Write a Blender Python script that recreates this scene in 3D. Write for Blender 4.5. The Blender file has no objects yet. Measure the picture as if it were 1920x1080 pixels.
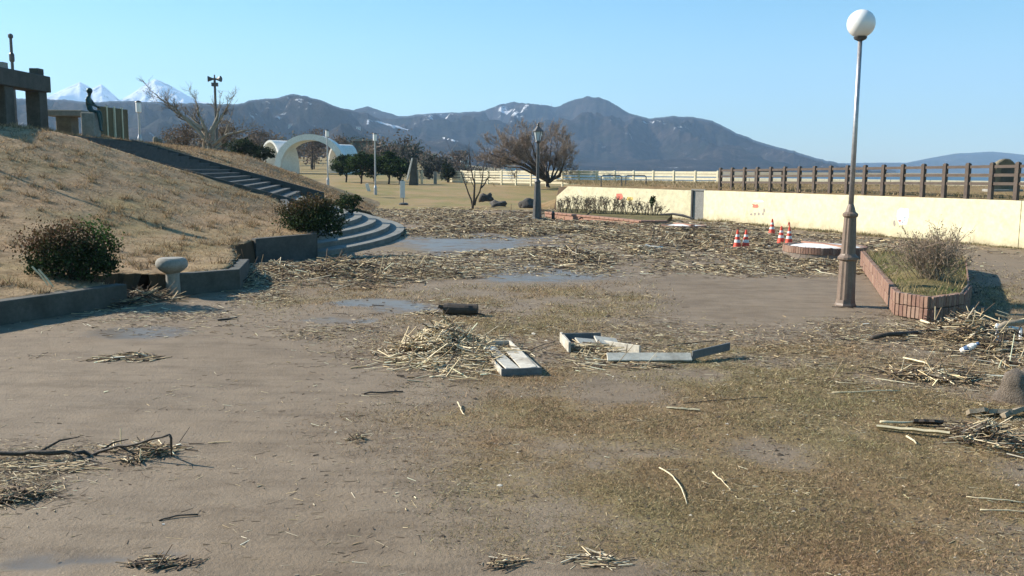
import bpy, bmesh, math, random
import numpy as np
from mathutils import Vector, Matrix
R = math.radians
rng = np.random.default_rng(7)
random.seed(7)
scene = bpy.context.scene
COL = scene.collection

# ------------------------------------------------------------------ camera
CAM_H, FPX, HORIZ = 2.7, 1700.0, 318.0
PITCH, ROLL = math.atan((540 - HORIZ) / FPX), R(0.46)
cd = bpy.data.cameras.new('camera'); cam = bpy.data.objects.new('camera', cd); COL.objects.link(cam)
cd.sensor_width = 36; cd.lens = 36 * FPX / 1920; cd.clip_start = 0.1; cd.clip_end = 40000
CM = Matrix.Translation((0, 0, CAM_H)) @ Matrix.Rotation(math.pi / 2 - PITCH, 4, 'X') @ Matrix.Rotation(ROLL, 4, 'Z')
cam.matrix_world = CM
scene.camera = cam

# ------------------------------------------------------------------ sky, sun, exposure
SUN_EL, SUN_AZ = R(30), math.atan2(-0.93, 0.30)       # azimuth clockwise from +Y
w = bpy.data.worlds.new('World'); scene.world = w; w.use_nodes = True
nt = w.node_tree; bg = nt.nodes['Background']
sky = nt.nodes.new('ShaderNodeTexSky'); sky.sky_type = 'NISHITA'; sky.sun_disc = False
sky.sun_elevation = SUN_EL; sky.sun_rotation = SUN_AZ
sky.air_density = 1.0; sky.dust_density = 0.2; sky.ozone_density = 1.6; sky.altitude = 0
hs = nt.nodes.new('ShaderNodeHueSaturation'); hs.inputs['Saturation'].default_value = 1.6
nt.links.new(sky.outputs[0], hs.inputs['Color']); tn = nt.nodes.new('ShaderNodeMix'); tn.data_type = 'RGBA'; tn.blend_type = 'MULTIPLY'; tn.inputs[0].default_value = 1.0; tn.inputs[7].default_value = (.96, 1.05, .86, 1)
nt.links.new(hs.outputs[0], tn.inputs[6]); nt.links.new(tn.outputs[2], bg.inputs[0]); bg.inputs[1].default_value = 0.068
sl = bpy.data.lights.new('sun', 'SUN'); sl.energy = 4.8; sl.angle = R(0.5); sl.color = (1.0, 0.90, 0.76)
sun = bpy.data.objects.new('sun', sl); COL.objects.link(sun)
sdir = Vector((math.sin(SUN_AZ) * math.cos(SUN_EL), math.cos(SUN_AZ) * math.cos(SUN_EL), math.sin(SUN_EL)))
sun.rotation_euler = sdir.to_track_quat('Z', 'Y').to_euler()
vs = scene.view_settings
vs.view_transform = 'Standard'; vs.look = 'None'; vs.gamma = 1; vs.use_curve_mapping = False
vs.exposure = 1.36
scene.cycles.use_denoising = True
scene.cycles.max_bounces = 6; scene.cycles.volume_bounces = 1
scene.cycles.volume_step_rate = 1.0

# ------------------------------------------------------------------ helpers
CR = np.array(CM.to_3x3())
def ray(px, py):
    d = CR @ np.array([(px - 960) / FPX, (540 - py) / FPX, -1.0])
    return d
def at(px, py, Y):
    """world point seen at that pixel of the photograph, Y metres ahead"""
    d = ray(px, py); t = Y / d[1]
    return np.array([d[0] * t, Y, CAM_H + d[2] * t])
def G(px, py, z=0.0):
    """ground point at height z seen at that pixel"""
    d = ray(px, py); t = (z - CAM_H) / d[2]
    return np.array([d[0] * t, d[1] * t, z])
def proj(P):
    q = (P - np.array([0, 0, CAM_H])) @ CR
    zz = np.maximum(-q[:, 2], 1e-3)
    return 960 + FPX * q[:, 0] / zz, 540 - FPX * q[:, 1] / zz, -q[:, 2]

def sstep(a, b, x):
    t = np.clip((np.asarray(x, float) - a) / (b - a), 0, 1); return t * t * (3 - 2 * t)

_perm = np.random.default_rng(3).random((256, 256))
def vnoise(x, y, s=1.0, seed=0):
    x = np.asarray(x, float) * s + seed * 37.7; y = np.asarray(y, float) * s + seed * 91.3
    xi = np.floor(x).astype(int); yi = np.floor(y).astype(int)
    fx = x - xi; fy = y - yi; fx = fx * fx * (3 - 2 * fx); fy = fy * fy * (3 - 2 * fy)
    g = lambda a, b: _perm[a % 256, b % 256]
    return (g(xi, yi) * (1 - fx) + g(xi + 1, yi) * fx) * (1 - fy) + (g(xi, yi + 1) * (1 - fx) + g(xi + 1, yi + 1) * fx) * fy
def fbm(x, y, s=1.0, o=4, seed=0):
    v = 0; a = 1; t = 0
    for i in range(o):
        v = v + a * vnoise(x, y, s * 2 ** i, seed + i); t += a; a *= 0.5
    return v / t

def tag(o, label=None, cat=None, group=None, kind=None):
    if label: o['label'] = label
    if cat: o['category'] = cat
    if group: o['group'] = group
    if kind: o['kind'] = kind
    return o
def link(name, me, parent=None, loc=None):
    o = bpy.data.objects.new(name, me); COL.objects.link(o)
    if parent is not None: o.parent = parent
    if loc is not None: o.location = loc
    return o
def thing(name, label, cat, loc=(0, 0, 0), rz=0.0, group=None):
    o = link(name, None, None, tuple(loc)); o.rotation_euler = (0, 0, rz); o.empty_display_size = 0.2
    return tag(o, label, cat, group)
def arr_mesh(name, V, F, mat=None, col=None, smooth=False):
    """V (n,3); F (m,k) faces of equal size; col (n,3) vertex colours"""
    V = np.asarray(V, np.float32); F = np.asarray(F, np.int32)
    me = bpy.data.meshes.new(name)
    me.vertices.add(len(V)); me.vertices.foreach_set('co', V.ravel())
    k = F.shape[1]
    me.loops.add(F.size); me.loops.foreach_set('vertex_index', F.ravel())
    me.polygons.add(len(F)); me.polygons.foreach_set('loop_start', np.arange(0, F.size, k, dtype=np.int32))
    if smooth: me.polygons.foreach_set('use_smooth', np.ones(len(F), bool))
    me.update(calc_edges=True)
    if col is not None:
        a = me.attributes.new('col', 'FLOAT_COLOR', 'POINT')
        c4 = np.ones((len(V), 4), np.float32); c4[:, :3] = col; a.data.foreach_set('color', c4.ravel())
    if mat is not None: me.materials.append(mat)
    return me

class MB:
    """collects shapes; build() makes one mesh object"""
    def __init__(s): s.v = []; s.f = []
    def add(s, vs, fs):
        b = len(s.v); s.v += [tuple(map(float, p)) for p in vs]; s.f += [tuple(b + i for i in f) for f in fs]; return s
    def box(s, c, d, rz=0, rx=0, ry=0):
        m = Matrix.Translation(Vector(c)) @ Matrix.Rotation(rz, 4, 'Z') @ Matrix.Rotation(ry, 4, 'Y') @ Matrix.Rotation(rx, 4, 'X')
        vs = [m @ Vector((x * d[0] / 2, y * d[1] / 2, z * d[2] / 2)) for x in (-1, 1) for y in (-1, 1) for z in (-1, 1)]
        return s.add(vs, [(0, 1, 3, 2), (4, 6, 7, 5), (0, 4, 5, 1), (2, 3, 7, 6), (0, 2, 6, 4), (1, 5, 7, 3)])
    def lathe(s, c, prof, n=16, a0=0.0):
        """prof [(r,z)...] bottom to top"""
        vs = []; fs = []
        for r, z in prof:
            for i in range(n):
                a = a0 + 2 * math.pi * i / n; vs.append((c[0] + r * math.cos(a), c[1] + r * math.sin(a), c[2] + z))
        for j in range(len(prof) - 1):
            for i in range(n):
                fs.append((j * n + i, j * n + (i + 1) % n, (j + 1) * n + (i + 1) % n, (j + 1) * n + i))
        fs.append(tuple(range(n - 1, -1, -1))); fs.append(tuple((len(prof) - 1) * n + i for i in range(n)))
        return s.add(vs, fs)
    def tube(s, pts, rad, n=6):
        pts = [Vector(p) for p in pts]; m = len(pts)
        if not hasattr(rad, '__len__'): rad = [rad] * m
        vs = []; fs = []
        up = Vector((0.13, 0.21, 1)).normalized()
        for i, p in enumerate(pts):
            t = (pts[min(i + 1, m - 1)] - pts[max(i - 1, 0)]).normalized()
            u = t.cross(up)
            if u.length < 0.05: u = t.cross(Vector((1, 0, 0)))
            u.normalize(); v = t.cross(u)
            for k in range(n):
                a = 2 * math.pi * k / n; vs.append(p + (u * math.cos(a) + v * math.sin(a)) * rad[i])
        for i in range(m - 1):
            for k in range(n):
                fs.append((i * n + k, i * n + (k + 1) % n, (i + 1) * n + (k + 1) % n, (i + 1) * n + k))
        fs.append(tuple(range(n - 1, -1, -1))); fs.append(tuple((m - 1) * n + k for k in range(n)))
        return s.add(vs, fs)
    def prism(s, poly, z0, z1):
        n = len(poly); vs = [(p[0], p[1], z0) for p in poly] + [(p[0], p[1], z1) for p in poly]
        fs = [tuple(range(n - 1, -1, -1)), tuple(range(n, 2 * n))] + [(i, (i + 1) % n, n + (i + 1) % n, n + i) for i in range(n)]
        return s.add(vs, fs)
    def mesh(s, name, mat, smooth=False, bevel=0):
        me = bpy.data.meshes.new(name); me.from_pydata(s.v, [], s.f)
        bm = bmesh.new(); bm.from_mesh(me); bmesh.ops.recalc_face_normals(bm, faces=bm.faces)
        if bevel:
            bmesh.ops.bevel(bm, geom=bm.edges[:], offset=bevel, segments=1, affect='EDGES', profile=0.5)
        bm.to_mesh(me); bm.free()
        if smooth:
            for p in me.polygons: p.use_smooth = True
        me.materials.append(mat); me.update(); return me
    def build(s, name, mat, parent=None, smooth=False, bevel=0, loc=None):
        return link(name, s.mesh(name, mat, smooth, bevel), parent, loc)

# ------------------------------------------------------------------ materials
def nmat(name):
    m = bpy.data.materials.new(name); m.use_nodes = True
    t = m.node_tree; b = t.nodes['Principled BSDF']; return m, t, b
def N(t, ty, **kw):
    n = t.nodes.new(ty)
    for k, v in kw.items(): setattr(n, k, v)
    return n
def noise(t, scale, detail=5, rough=0.6, vec=None):
    n = N(t, 'ShaderNodeTexNoise'); n.inputs['Scale'].default_value = scale; n.inputs['Detail'].default_value = detail
    n.inputs['Roughness'].default_value = rough
    if vec is not None: t.links.new(vec, n.inputs['Vector'])
    return n
def ramp(t, src, stops):
    r = N(t, 'ShaderNodeValToRGB'); e = r.color_ramp.elements
    e[0].position, e[0].color = stops[0][0], (*stops[0][1], 1); e[1].position, e[1].color = stops[-1][0], (*stops[-1][1], 1)
    for p, c in stops[1:-1]:
        x = e.new(p); x.color = (*c, 1)
    t.links.new(src, r.inputs[0]); return r
def mixc(t, f, a, b, mode='MIX'):
    m = N(t, 'ShaderNodeMix', data_type='RGBA', blend_type=mode)
    for s_, i in ((f, 0), (a, 6), (b, 7)):
        if isinstance(s_, (int, float)): m.inputs[i].default_value = s_
        elif isinstance(s_, tuple): m.inputs[i].default_value = (*s_, 1)
        else: t.links.new(s_, m.inputs[i])
    return m.outputs[2]
def math_(t, op, a, b=0.0, clamp=False):
    m = N(t, 'ShaderNodeMath', operation=op); m.use_clamp = clamp
    for i, s_ in enumerate((a, b)):
        if isinstance(s_, (int, float)): m.inputs[i].default_value = s_
        else: t.links.new(s_, m.inputs[i])
    return m.outputs[0]
def bump(t, b, h, strength=0.4, dist=0.02):
    n = N(t, 'ShaderNodeBump'); n.inputs['Strength'].default_value = strength; n.inputs['Distance'].default_value = dist
    t.links.new(h, n.inputs['Height']); t.links.new(n.outputs[0], b.inputs['Normal']); return n
def mottled(name, c0, c1, scale=6, rough=0.8, bs=0.3, bd=0.01, metal=0.0, c2=None, fine=40, spec=None, world=True):
    m, t, b = nmat(name)
    tc = N(t, 'ShaderNodeTexCoord'); v = tc.outputs['Object']
    if world:
        g = N(t, 'ShaderNodeNewGeometry'); v = g.outputs['Position']
    n1 = noise(t, scale, 6, 0.65, v); n2 = noise(t, scale * fine / 6, 4, 0.7, v)
    st = [(0.3, c0), (0.7, c1)] if c2 is None else [(0.28, c0), (0.5, c1), (0.72, c2)]
    r = ramp(t, n1.outputs[0], st)
    k = ramp(t, n2.outputs[0], [(0.25, (0.72,) * 3), (0.75, (1.18,) * 3)])
    t.links.new(mixc(t, 1.0, r.outputs[0], k.outputs[0], 'MULTIPLY'), b.inputs['Base Color'])
    b.inputs['Roughness'].default_value = rough; b.inputs['Metallic'].default_value = metal
    if spec is not None: b.inputs['Specular IOR Level'].default_value = spec
    if bs: bump(t, b, n2.outputs[0], bs, bd)
    return m
def attr_mat(name, rough=0.85, trans=0.0, spec=0.3):
    m, t, b = nmat(name)
    a = N(t, 'ShaderNodeAttribute', attribute_name='col'); t.links.new(a.outputs[0], b.inputs['Base Color'])
    b.inputs['Roughness'].default_value = rough; b.inputs['Specular IOR Level'].default_value = spec
    if trans:
        tr = N(t, 'ShaderNodeBsdfTranslucent'); t.links.new(a.outputs[0], tr.inputs[0])
        mx = N(t, 'ShaderNodeMixShader'); mx.inputs[0].default_value = trans
        t.links.new(b.outputs[0], mx.inputs[1]); t.links.new(tr.outputs[0], mx.inputs[2])
        t.links.new(mx.outputs[0], t.nodes['Material Output'].inputs[0])
    return m
M = {}
M['stuff'] = attr_mat('dry_stalks', 0.75)
M['blade'] = attr_mat('dry_grass', 0.85, 0.25)
M['leaf'] = attr_mat('leaves', 0.75, 0.2, 0.12)
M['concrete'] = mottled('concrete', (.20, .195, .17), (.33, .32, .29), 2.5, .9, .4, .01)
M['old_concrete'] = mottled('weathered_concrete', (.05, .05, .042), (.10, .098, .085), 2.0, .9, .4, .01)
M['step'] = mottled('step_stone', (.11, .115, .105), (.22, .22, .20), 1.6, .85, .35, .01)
M['shaded_step'] = mottled('shaded_step_stone', (.045, .047, .045), (.095, .095, .088), 1.6, .85, .35, .01)  # step stone again, with the shade on the upper flight put into its colour
M['cream'] = mottled('cream_paint', (.56, .52, .345), (.68, .63, .43), 0.6, .8, .06, .003, c2=(.64, .59, .40), fine=40)
M['white'] = mottled('white_paint', (.70, .70, .67), (.80, .80, .78), 1.2, .6, .15, .006)
M['brick'] = mottled('brick', (.22, .11, .075), (.34, .19, .135), 5, .85, .5, .006, c2=(.28, .145, .10))
M['mortar'] = mottled('mortar', (.17, .14, .115), (.25, .21, .18), 8, .95, .4, .006)
M['fence'] = mottled('dark_brown_fence', (.055, .038, .03), (.10, .072, .055), 5, .7, .3, .005)
M['creamfence'] = mottled('cream_fence', (.58, .53, .38), (.70, .65, .48), 2, .7, .1, .004)
M['brown_metal'] = mottled('brown_painted_metal', (.15, .105, .08), (.21, .155, .12), 6, .55, .2, .004)
M['steel'] = mottled('galvanised_pole', (.34, .34, .36), (.46, .46, .48), 4, .42, .1, .002, metal=.6)
M['dark_metal'] = mottled('dark_grey_metal', (.06, .062, .065), (.11, .11, .11), 5, .5, .15, .003, metal=.3)
M['grey_door'] = mottled('grey_door', (.21, .21, .20), (.28, .28, .265), 2, .6, .1, .003)
M['bronze'] = mottled('green_bronze', (.015, .045, .045), (.035, .08, .075), 4, .45, .2, .005, metal=.5)
M['ochre'] = mottled('ochre_panel', (.085, .07, .035), (.14, .115, .055), 2, .8, .2, .005)
M['orange'] = mottled('cone_orange', (.62, .045, .02), (.75, .08, .035), 6, .5, 0)
M['black'] = mottled('black_rubber', (.012, .012, .013), (.03, .03, .03), 6, .6, .2, .004)
M['plastic'] = mottled('white_plastic', (.66, .66, .64), (.78, .78, .76), 8, .4, .1, .003)
M['blueplastic'] = mottled('blue_plastic', (.03, .07, .16), (.06, .12, .24), 8, .35, 0)
M['wood'] = mottled('pale_board', (.22, .185, .14), (.50, .47, .40), 2.2, .8, .5, .004, fine=60, c2=(.62, .59, .51))
M['woodgrey'] = mottled('grey_board', (.10, .105, .11), (.17, .175, .18), 4, .8, .4, .004, fine=60)
M['drift'] = mottled('driftwood', (.20, .16, .11), (.36, .30, .22), 9, .85, .6, .01)
M['stump'] = mottled('stump_bark', (.10, .08, .062), (.22, .18, .145), 7, .9, 1.0, .03)
M['darkwood'] = mottled('wet_dark_wood', (.03, .022, .016), (.075, .055, .04), 9, .7, .6, .01)
M['straw'] = mottled('straw', (.55, .46, .29), (.74, .65, .45), 20, .75, .2, .002)
M['barkpale'] = mottled('pale_bark', (.22, .185, .14), (.38, .33, .26), 5, .9, .5, .01)
M['barkdark'] = mottled('dark_bark', (.035, .028, .022), (.075, .058, .045), 5, .9, .5, .01)
M['rock'] = mottled('rock', (.03, .03, .03), (.10, .09, .08), 3, .9, .8, .03)
M['stone'] = mottled('monument_stone', (.10, .09, .065), (.22, .19, .13), 3, .9, .6, .02)
M['roof'] = mottled('roof_tiles', (.05, .05, .06), (.10, .10, .11), 3, .7, .1, .01)
M['plaster'] = mottled('pale_plaster', (.48, .46, .42), (.62, .60, .56), 1, .85, .1, .01)
M['pinkpaint'] = mottled('red_mural_paint', (.62, .12, .08), (.72, .22, .16), 3, .8, 0)
M['yellowpaint'] = mottled('yellow_mural_paint', (.62, .46, .10), (.70, .55, .20), 3, .8, 0)
M['bluepaint'] = mottled('pale_blue_mural_paint', (.52, .62, .72), (.64, .72, .78), 2, .8, 0)
M['greypaint'] = mottled('grey_mural_paint', (.25, .22, .20), (.38, .34, .30), 3, .8, 0)
M['tealpaint'] = mottled('teal_mural_paint', (.42, .62, .60), (.58, .72, .68), 3, .8, 0)
def glassy(name, c, rough=.25, trans=0.0):
    m, t, b = nmat(name); b.inputs['Base Color'].default_value = (*c, 1); b.inputs['Roughness'].default_value = rough
    b.inputs['Transmission Weight'].default_value = trans; return m
M['opal'] = glassy('opal_globe', (.80, .80, .80), .22)
M['lampglass'] = glassy('lantern_glass', (.62, .68, .70), .15, .35)
M['window'] = glassy('window_glass', (.06, .085, .09), .1)

def mud_mat():
    m, t, b = nmat('muddy_ground')
    g = N(t, 'ShaderNodeNewGeometry'); P = g.outputs['Position']
    a = N(t, 'ShaderNodeAttribute', attribute_name='col'); sp = N(t, 'ShaderNodeSeparateColor'); t.links.new(a.outputs[0], sp.inputs[0])
    big = noise(t, .35, 5, .6, P); mid = noise(t, 2.2, 6, .65, P); fine = noise(t, 22, 5, .7, P); grain = noise(t, 95, 3, .7, P)
    mud = ramp(t, big.outputs[0], [(.3, (.180, .136, .092)), (.52, (.222, .172, .120)), (.72, (.195, .153, .110))])
    spots = ramp(t, mid.outputs[0], [(.3, (.8, .78, .76)), (.55, (1.0, 1.0, 1.0)), (.75, (1.1, 1.09, 1.07))])
    c = mixc(t, 1.0, mud.outputs[0], spots.outputs[0], 'MULTIPLY')
    mp = N(t, 'ShaderNodeMapping'); mp.inputs['Scale'].default_value = (.55, 2.6, 1); mp.inputs['Rotation'].default_value = (0, 0, .35); t.links.new(P, mp.inputs['Vector'])
    stk = noise(t, 1.3, 6, .7, mp.outputs[0]); sk = ramp(t, stk.outputs[0], [(.32, (.74, .72, .70)), (.5, (1, 1, 1)), (.7, (1.08, 1.07, 1.05))])
    c = mixc(t, 1.0, c, sk.outputs[0], 'MULTIPLY')
    grit = N(t, 'ShaderNodeTexVoronoi'); grit.inputs['Scale'].default_value = 38; t.links.new(P, grit.inputs['Vector'])
    gt = ramp(t, grit.outputs['Distance'], [(.05, (.62, .6, .58)), (.16, (1, 1, 1))]); gm_ = ramp(t, mid.outputs[0], [(.45, (0, 0, 0)), (.62, (1, 1, 1))])
    c = mixc(t, gm_.outputs[0], c, mixc(t, 1.0, c, gt.outputs[0], 'MULTIPLY'))
    gr = ramp(t, fine.outputs[0], [(.3, (.095, .068, .040)), (.5, (.215, .160, .092)), (.7, (.33, .25, .145))])
    hue = ramp(t, mid.outputs[0], [(.35, (1.06, .96, .84)), (.65, (.92, .98, .80))])
    gcol = mixc(t, 1.0, gr.outputs[0], hue.outputs[0], 'MULTIPLY')
    reg = noise(t, .55, 3, .6, P); rh = ramp(t, reg.outputs[0], [(.32, (.95, 1.0, .84)), (.5, (1.0, .98, .92)), (.68, (1.06, .95, .88))]); gcol = mixc(t, 1.0, gcol, rh.outputs[0], 'MULTIPLY')
    def soft(src, nz, amp=.7):
        s_ = math_(t, 'SUBTRACT', nz, .5); s_ = math_(t, 'MULTIPLY', s_, amp * 2); s_ = math_(t, 'ADD', src, s_)
        s_ = math_(t, 'SUBTRACT', s_, .28); return math_(t, 'MULTIPLY', s_, 2.2, True)
    mk = soft(sp.outputs[0], fine.outputs[0]); c = mixc(t, math_(t, 'MULTIPLY', mk, .85), c, gcol)
    lawn = ramp(t, fine.outputs[0], [(.3, (.20, .145, .07)), (.7, (.36, .265, .14))])
    lb = ramp(t, big.outputs[0], [(.36, (.72, .84, .56)), (.62, (1.05, .98, .92))])
    lc = mixc(t, 1.0, lawn.outputs[0], lb.outputs[0], 'MULTIPLY')
    c = mixc(t, soft(sp.outputs[1], mid.outputs[0], .5), c, lc)
    kk = ramp(t, grain.outputs[0], [(.25, (.8,) * 3), (.75, (1.16,) * 3)])
    c = mixc(t, 1.0, c, kk.outputs[0], 'MULTIPLY')
    wet = soft(sp.outputs[2], mid.outputs[0], .45)
    c = mixc(t, math_(t, 'MULTIPLY', wet, .5), c, (.11, .095, .078))
    t.links.new(c, b.inputs['Base Color']); b.inputs['Specular IOR Level'].default_value = .26
    rr = N(t, 'ShaderNodeMapRange'); rr.inputs[3].default_value = .78; rr.inputs[4].default_value = .32
    t.links.new(wet, rr.inputs[0]); t.links.new(rr.outputs[0], b.inputs['Roughness'])
    h = math_(t, 'ADD', math_(t, 'MULTIPLY', fine.outputs[0], 1.0), math_(t, 'MULTIPLY', grain.outputs[0], .35))
    bp = bump(t, b, h, .5, .03)
    st = math_(t, 'SUBTRACT', .55, math_(t, 'MULTIPLY', wet, .45), True); t.links.new(st, bp.inputs['Strength'])
    return m
M['ground'] = mud_mat()
def grass_ground(name, d, l, bsc=.5):
    m, t, b = nmat(name)
    g = N(t, 'ShaderNodeNewGeometry'); P = g.outputs['Position']
    big = noise(t, .4, 5, .6, P); fine = noise(t, 9, 6, .72, P); mid = noise(t, 2.0, 5, .65, P)
    c0 = ramp(t, fine.outputs[0], [(.28, d), (.72, l)])
    c1 = ramp(t, big.outputs[0], [(.3, (.82, .88, .74)), (.55, (1, 1, 1)), (.75, (1.06, .95, .85))])
    c2 = ramp(t, mid.outputs[0], [(.32, (.55, .53, .5)), (.5, (.95, .95, .95)), (.68, (1.12,) * 3)])
    c = mixc(t, 1.0, mixc(t, 1.0, c0.outputs[0], c1.outputs[0], 'MULTIPLY'), c2.outputs[0], 'MULTIPLY')
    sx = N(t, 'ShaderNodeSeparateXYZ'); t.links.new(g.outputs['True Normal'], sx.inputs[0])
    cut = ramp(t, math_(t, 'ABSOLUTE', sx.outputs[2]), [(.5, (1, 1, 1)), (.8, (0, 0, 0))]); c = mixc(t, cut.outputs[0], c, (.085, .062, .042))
    t.links.new(c, b.inputs['Base Color']); b.inputs['Roughness'].default_value = .95; b.inputs['Specular IOR Level'].default_value = .1
    bump(t, b, math_(t, 'ADD', fine.outputs[0], mid.outputs[0]), bsc, .06); return m
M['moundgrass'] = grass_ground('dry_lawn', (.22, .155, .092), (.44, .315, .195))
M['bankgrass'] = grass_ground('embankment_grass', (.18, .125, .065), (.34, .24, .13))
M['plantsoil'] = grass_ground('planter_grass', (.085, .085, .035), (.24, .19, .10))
def water_mat():
    m, t, b = nmat('muddy_water')
    g = N(t, 'ShaderNodeNewGeometry'); n = noise(t, 3, 4, .6, g.outputs['Position'])
    r = ramp(t, n.outputs[0], [(.35, (.12, .105, .088)), (.7, (.17, .148, .122))]); t.links.new(r.outputs[0], b.inputs['Base Color'])
    b.inputs['Roughness'].default_value = .22; b.inputs['IOR'].default_value = 1.33; b.inputs['Specular IOR Level'].default_value = .32
    bump(t, b, n.outputs[0], .06, .01); return m
M['water'] = water_mat()
def hill_mat(name, snow, sn_scale):
    m, t, b = nmat(name)
    g = N(t, 'ShaderNodeNewGeometry'); P = g.outputs['Position']
    n1 = noise(t, .006, 7, .65, P); n2 = noise(t, .035, 6, .75, P); n3 = noise(t, sn_scale, 7, .68, P)
    a = N(t, 'ShaderNodeAttribute', attribute_name='col'); sp = N(t, 'ShaderNodeSeparateColor'); t.links.new(a.outputs[0], sp.inputs[0])
    c = ramp(t, n1.outputs[0], [(.36, (.008, .012, .010)), (.5, (.022, .018, .016)), (.66, (.048, .037, .032))])
    k = ramp(t, n2.outputs[0], [(.36, (.30,) * 3), (.5, (.9,) * 3), (.64, (1.7,) * 3)])
    c = mixc(t, 1.0, c.outputs[0], k.outputs[0], 'MULTIPLY')
    s_ = math_(t, 'ADD', n3.outputs[0], math_(t, 'MULTIPLY', math_(t, 'SUBTRACT', n2.outputs[0], .5), .5))
    s_ = math_(t, 'ADD', s_, math_(t, 'MULTIPLY', sp.outputs[0], .6))
    sr = ramp(t, s_, [(snow, (0, 0, 0)), (snow + .08, (1, 1, 1))])
    c = mixc(t, sr.outputs[0], c, (.72, .74, .78)); t.links.new(c, b.inputs['Base Color'])
    b.inputs['Roughness'].default_value = .95; b.inputs['Specular IOR Level'].default_value = 0.05
    bump(t, b, n2.outputs[0], 1.0, 14.0); return m
M['hill'] = hill_mat('wooded_hillside', .66, .012)
M['alp'] = hill_mat('snowy_rock', .38, .004)

# ------------------------------------------------------------------ bulk geometry
def tubes(P0, P1, R0, R1, k=3):
    P0 = np.asarray(P0, float); P1 = np.asarray(P1, float); n = len(P0)
    R0 = np.broadcast_to(R0, n).astype(float); R1 = np.broadcast_to(R1, n).astype(float)
    t = P1 - P0; t /= np.linalg.norm(t, axis=1, keepdims=True) + 1e-9
    ref = np.where(np.abs(t[:, 2:3]) > .9, np.array([[1., 0, 0]]), np.array([[0., 0, 1.]]))
    u = np.cross(t, ref); u /= np.linalg.norm(u, axis=1, keepdims=True) + 1e-9; v = np.cross(t, u)
    V = np.empty((n, 2 * k, 3))
    for i in range(k):
        a = 2 * math.pi * i / k; d = u * math.cos(a) + v * math.sin(a)
        V[:, i] = P0 + d * R0[:, None]; V[:, k + i] = P1 + d * R1[:, None]
    b = (np.arange(n) * 2 * k)[:, None]
    F = np.concatenate([b + np.array([[i, (i + 1) % k, k + (i + 1) % k, k + i]]) for i in range(k)], 0)
    return V.reshape(-1, 3), F
STRAW = np.array([[.58, .47, .29], [.72, .62, .43], [.40, .31, .18], [.28, .20, .12], [.13, .09, .06], [.05, .037, .028], [.48, .42, .31]])
def pick_cols(n, wts, pal=STRAW, var=.18):
    w_ = np.array(wts, float); w_ /= w_.sum()
    c = pal[rng.choice(len(pal), n, p=w_)]
    return np.clip(c * (1 + rng.normal(0, var, (n, 1))), .01, .9)
def sticks_mesh(name, C, L, ang, tilt, rad, cols, mat):
    """straws centred at C lying at azimuth ang and raised by tilt"""
    d = np.stack([np.cos(ang) * np.cos(tilt), np.sin(ang) * np.cos(tilt), np.sin(tilt)], 1) * (L / 2)[:, None]
    V, F = tubes(C - d, C + d, rad, rad * .7, 3)
    return arr_mesh(name, V, F, mat, np.repeat(cols, 6, 0))
def blades_mesh(name, B, H, W, lean, cols, mat):
    n = len(B); a = rng.random(n) * 6.283; la = rng.random(n) * 6.283
    side = np.stack([np.cos(a), np.sin(a), 0 * a], 1) * (W / 2)[:, None]
    tip = np.stack([np.cos(la) * lean * H, np.sin(la) * lean * H, H], 1)
    V = np.stack([B - side, B + side, B + tip], 1).reshape(-1, 3)
    F = np.arange(3 * n).reshape(n, 3)
    return arr_mesh(name, V, F, mat, np.repeat(cols, 3, 0))
def leaves_mesh(name, C, S, cols, mat, flat=0.0):
    n = len(C)
    a = rng.normal(size=(n, 3)); a /= np.linalg.norm(a, axis=1, keepdims=True)
    b = rng.normal(size=(n, 3)); b -= a * (a * b).sum(1, keepdims=True); b /= np.linalg.norm(b, axis=1, keepdims=True)
    a *= S[:, None]; b *= S[:, None] * .55
    V = np.stack([C - a, C + b, C + a, C - b], 1).reshape(-1, 3)
    return arr_mesh(name, V, np.arange(4 * n).reshape(n, 4), mat, np.repeat(cols, 4, 0))

# ------------------------------------------------------------------ world layout
WA = [np.array([2.9, 60.5]), np.array([10.05, 51.0])]               # mural wall, far piece
WB = [np.array([10.55, 50.3]), np.array([18.55, 33.2]), np.array([21.8, 26.0])]
PUD = [(1000, 512, 130, 13), (775, 578, 55, 9), (700, 566, 60, 6), (860, 452, 90, 14), (985, 470, 100, 9), (1010, 441, 70, 7), (880, 478, 80, 6),
       (260, 622, 70, 9), (55, 1060, 36, 9), (150, 1049, 22, 7), (196, 1054, 17, 4), (322, 1041, 26, 7), (215, 1046, 20, 4), (640, 600, 60, 5)]
PUDW = []
for px, py, rx, ry in PUD:
    c = G(px, py); e = G(px + rx, py); n_ = G(px, py - ry); s_ = G(px, py + ry)
    PUDW.append((c[0], (n_[1] + s_[1]) / 2, abs(e[0] - c[0]), (n_[1] - s_[1]) / 2))
def blob(X, Y, lst):
    px, py, dep = proj(np.stack([X, Y, 0 * X], 1)); v = np.zeros(len(X))
    for (a, b, rx, ry, wt) in lst:
        d = ((px - a) / rx) ** 2 + ((py - b) / ry) ** 2
        v += wt * np.exp(-d * 1.1)
    return np.where(dep > 1, v, 0)
GRASS = [(1450, 880, 600, 150, 1.1), (1050, 790, 300, 70, .8), (1750, 750, 330, 70, .8), (1600, 1010, 560, 90, 1.0), (1000, 605, 300, 55, .75), (760, 650, 120, 30, .3),
         (1250, 700, 350, 25, .6), (640, 545, 130, 22, .6), (540, 570, 80, 14, .4), (1500, 655, 220, 14, .5), (1700, 620, 200, 40, .3), (1700, 480, 90, 30, .8), (1880, 560, 90, 40, .6), (1100, 555, 220, 25, .5),
         (760, 470, 60, 14, .5), (1400, 560, 170, 40, -.6), (300, 720, 380, 60, -.5), (420, 960, 380, 100, -.6), (980, 1075, 240, 22, -.9), (1000, 512, 140, 18, -.6)]
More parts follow.
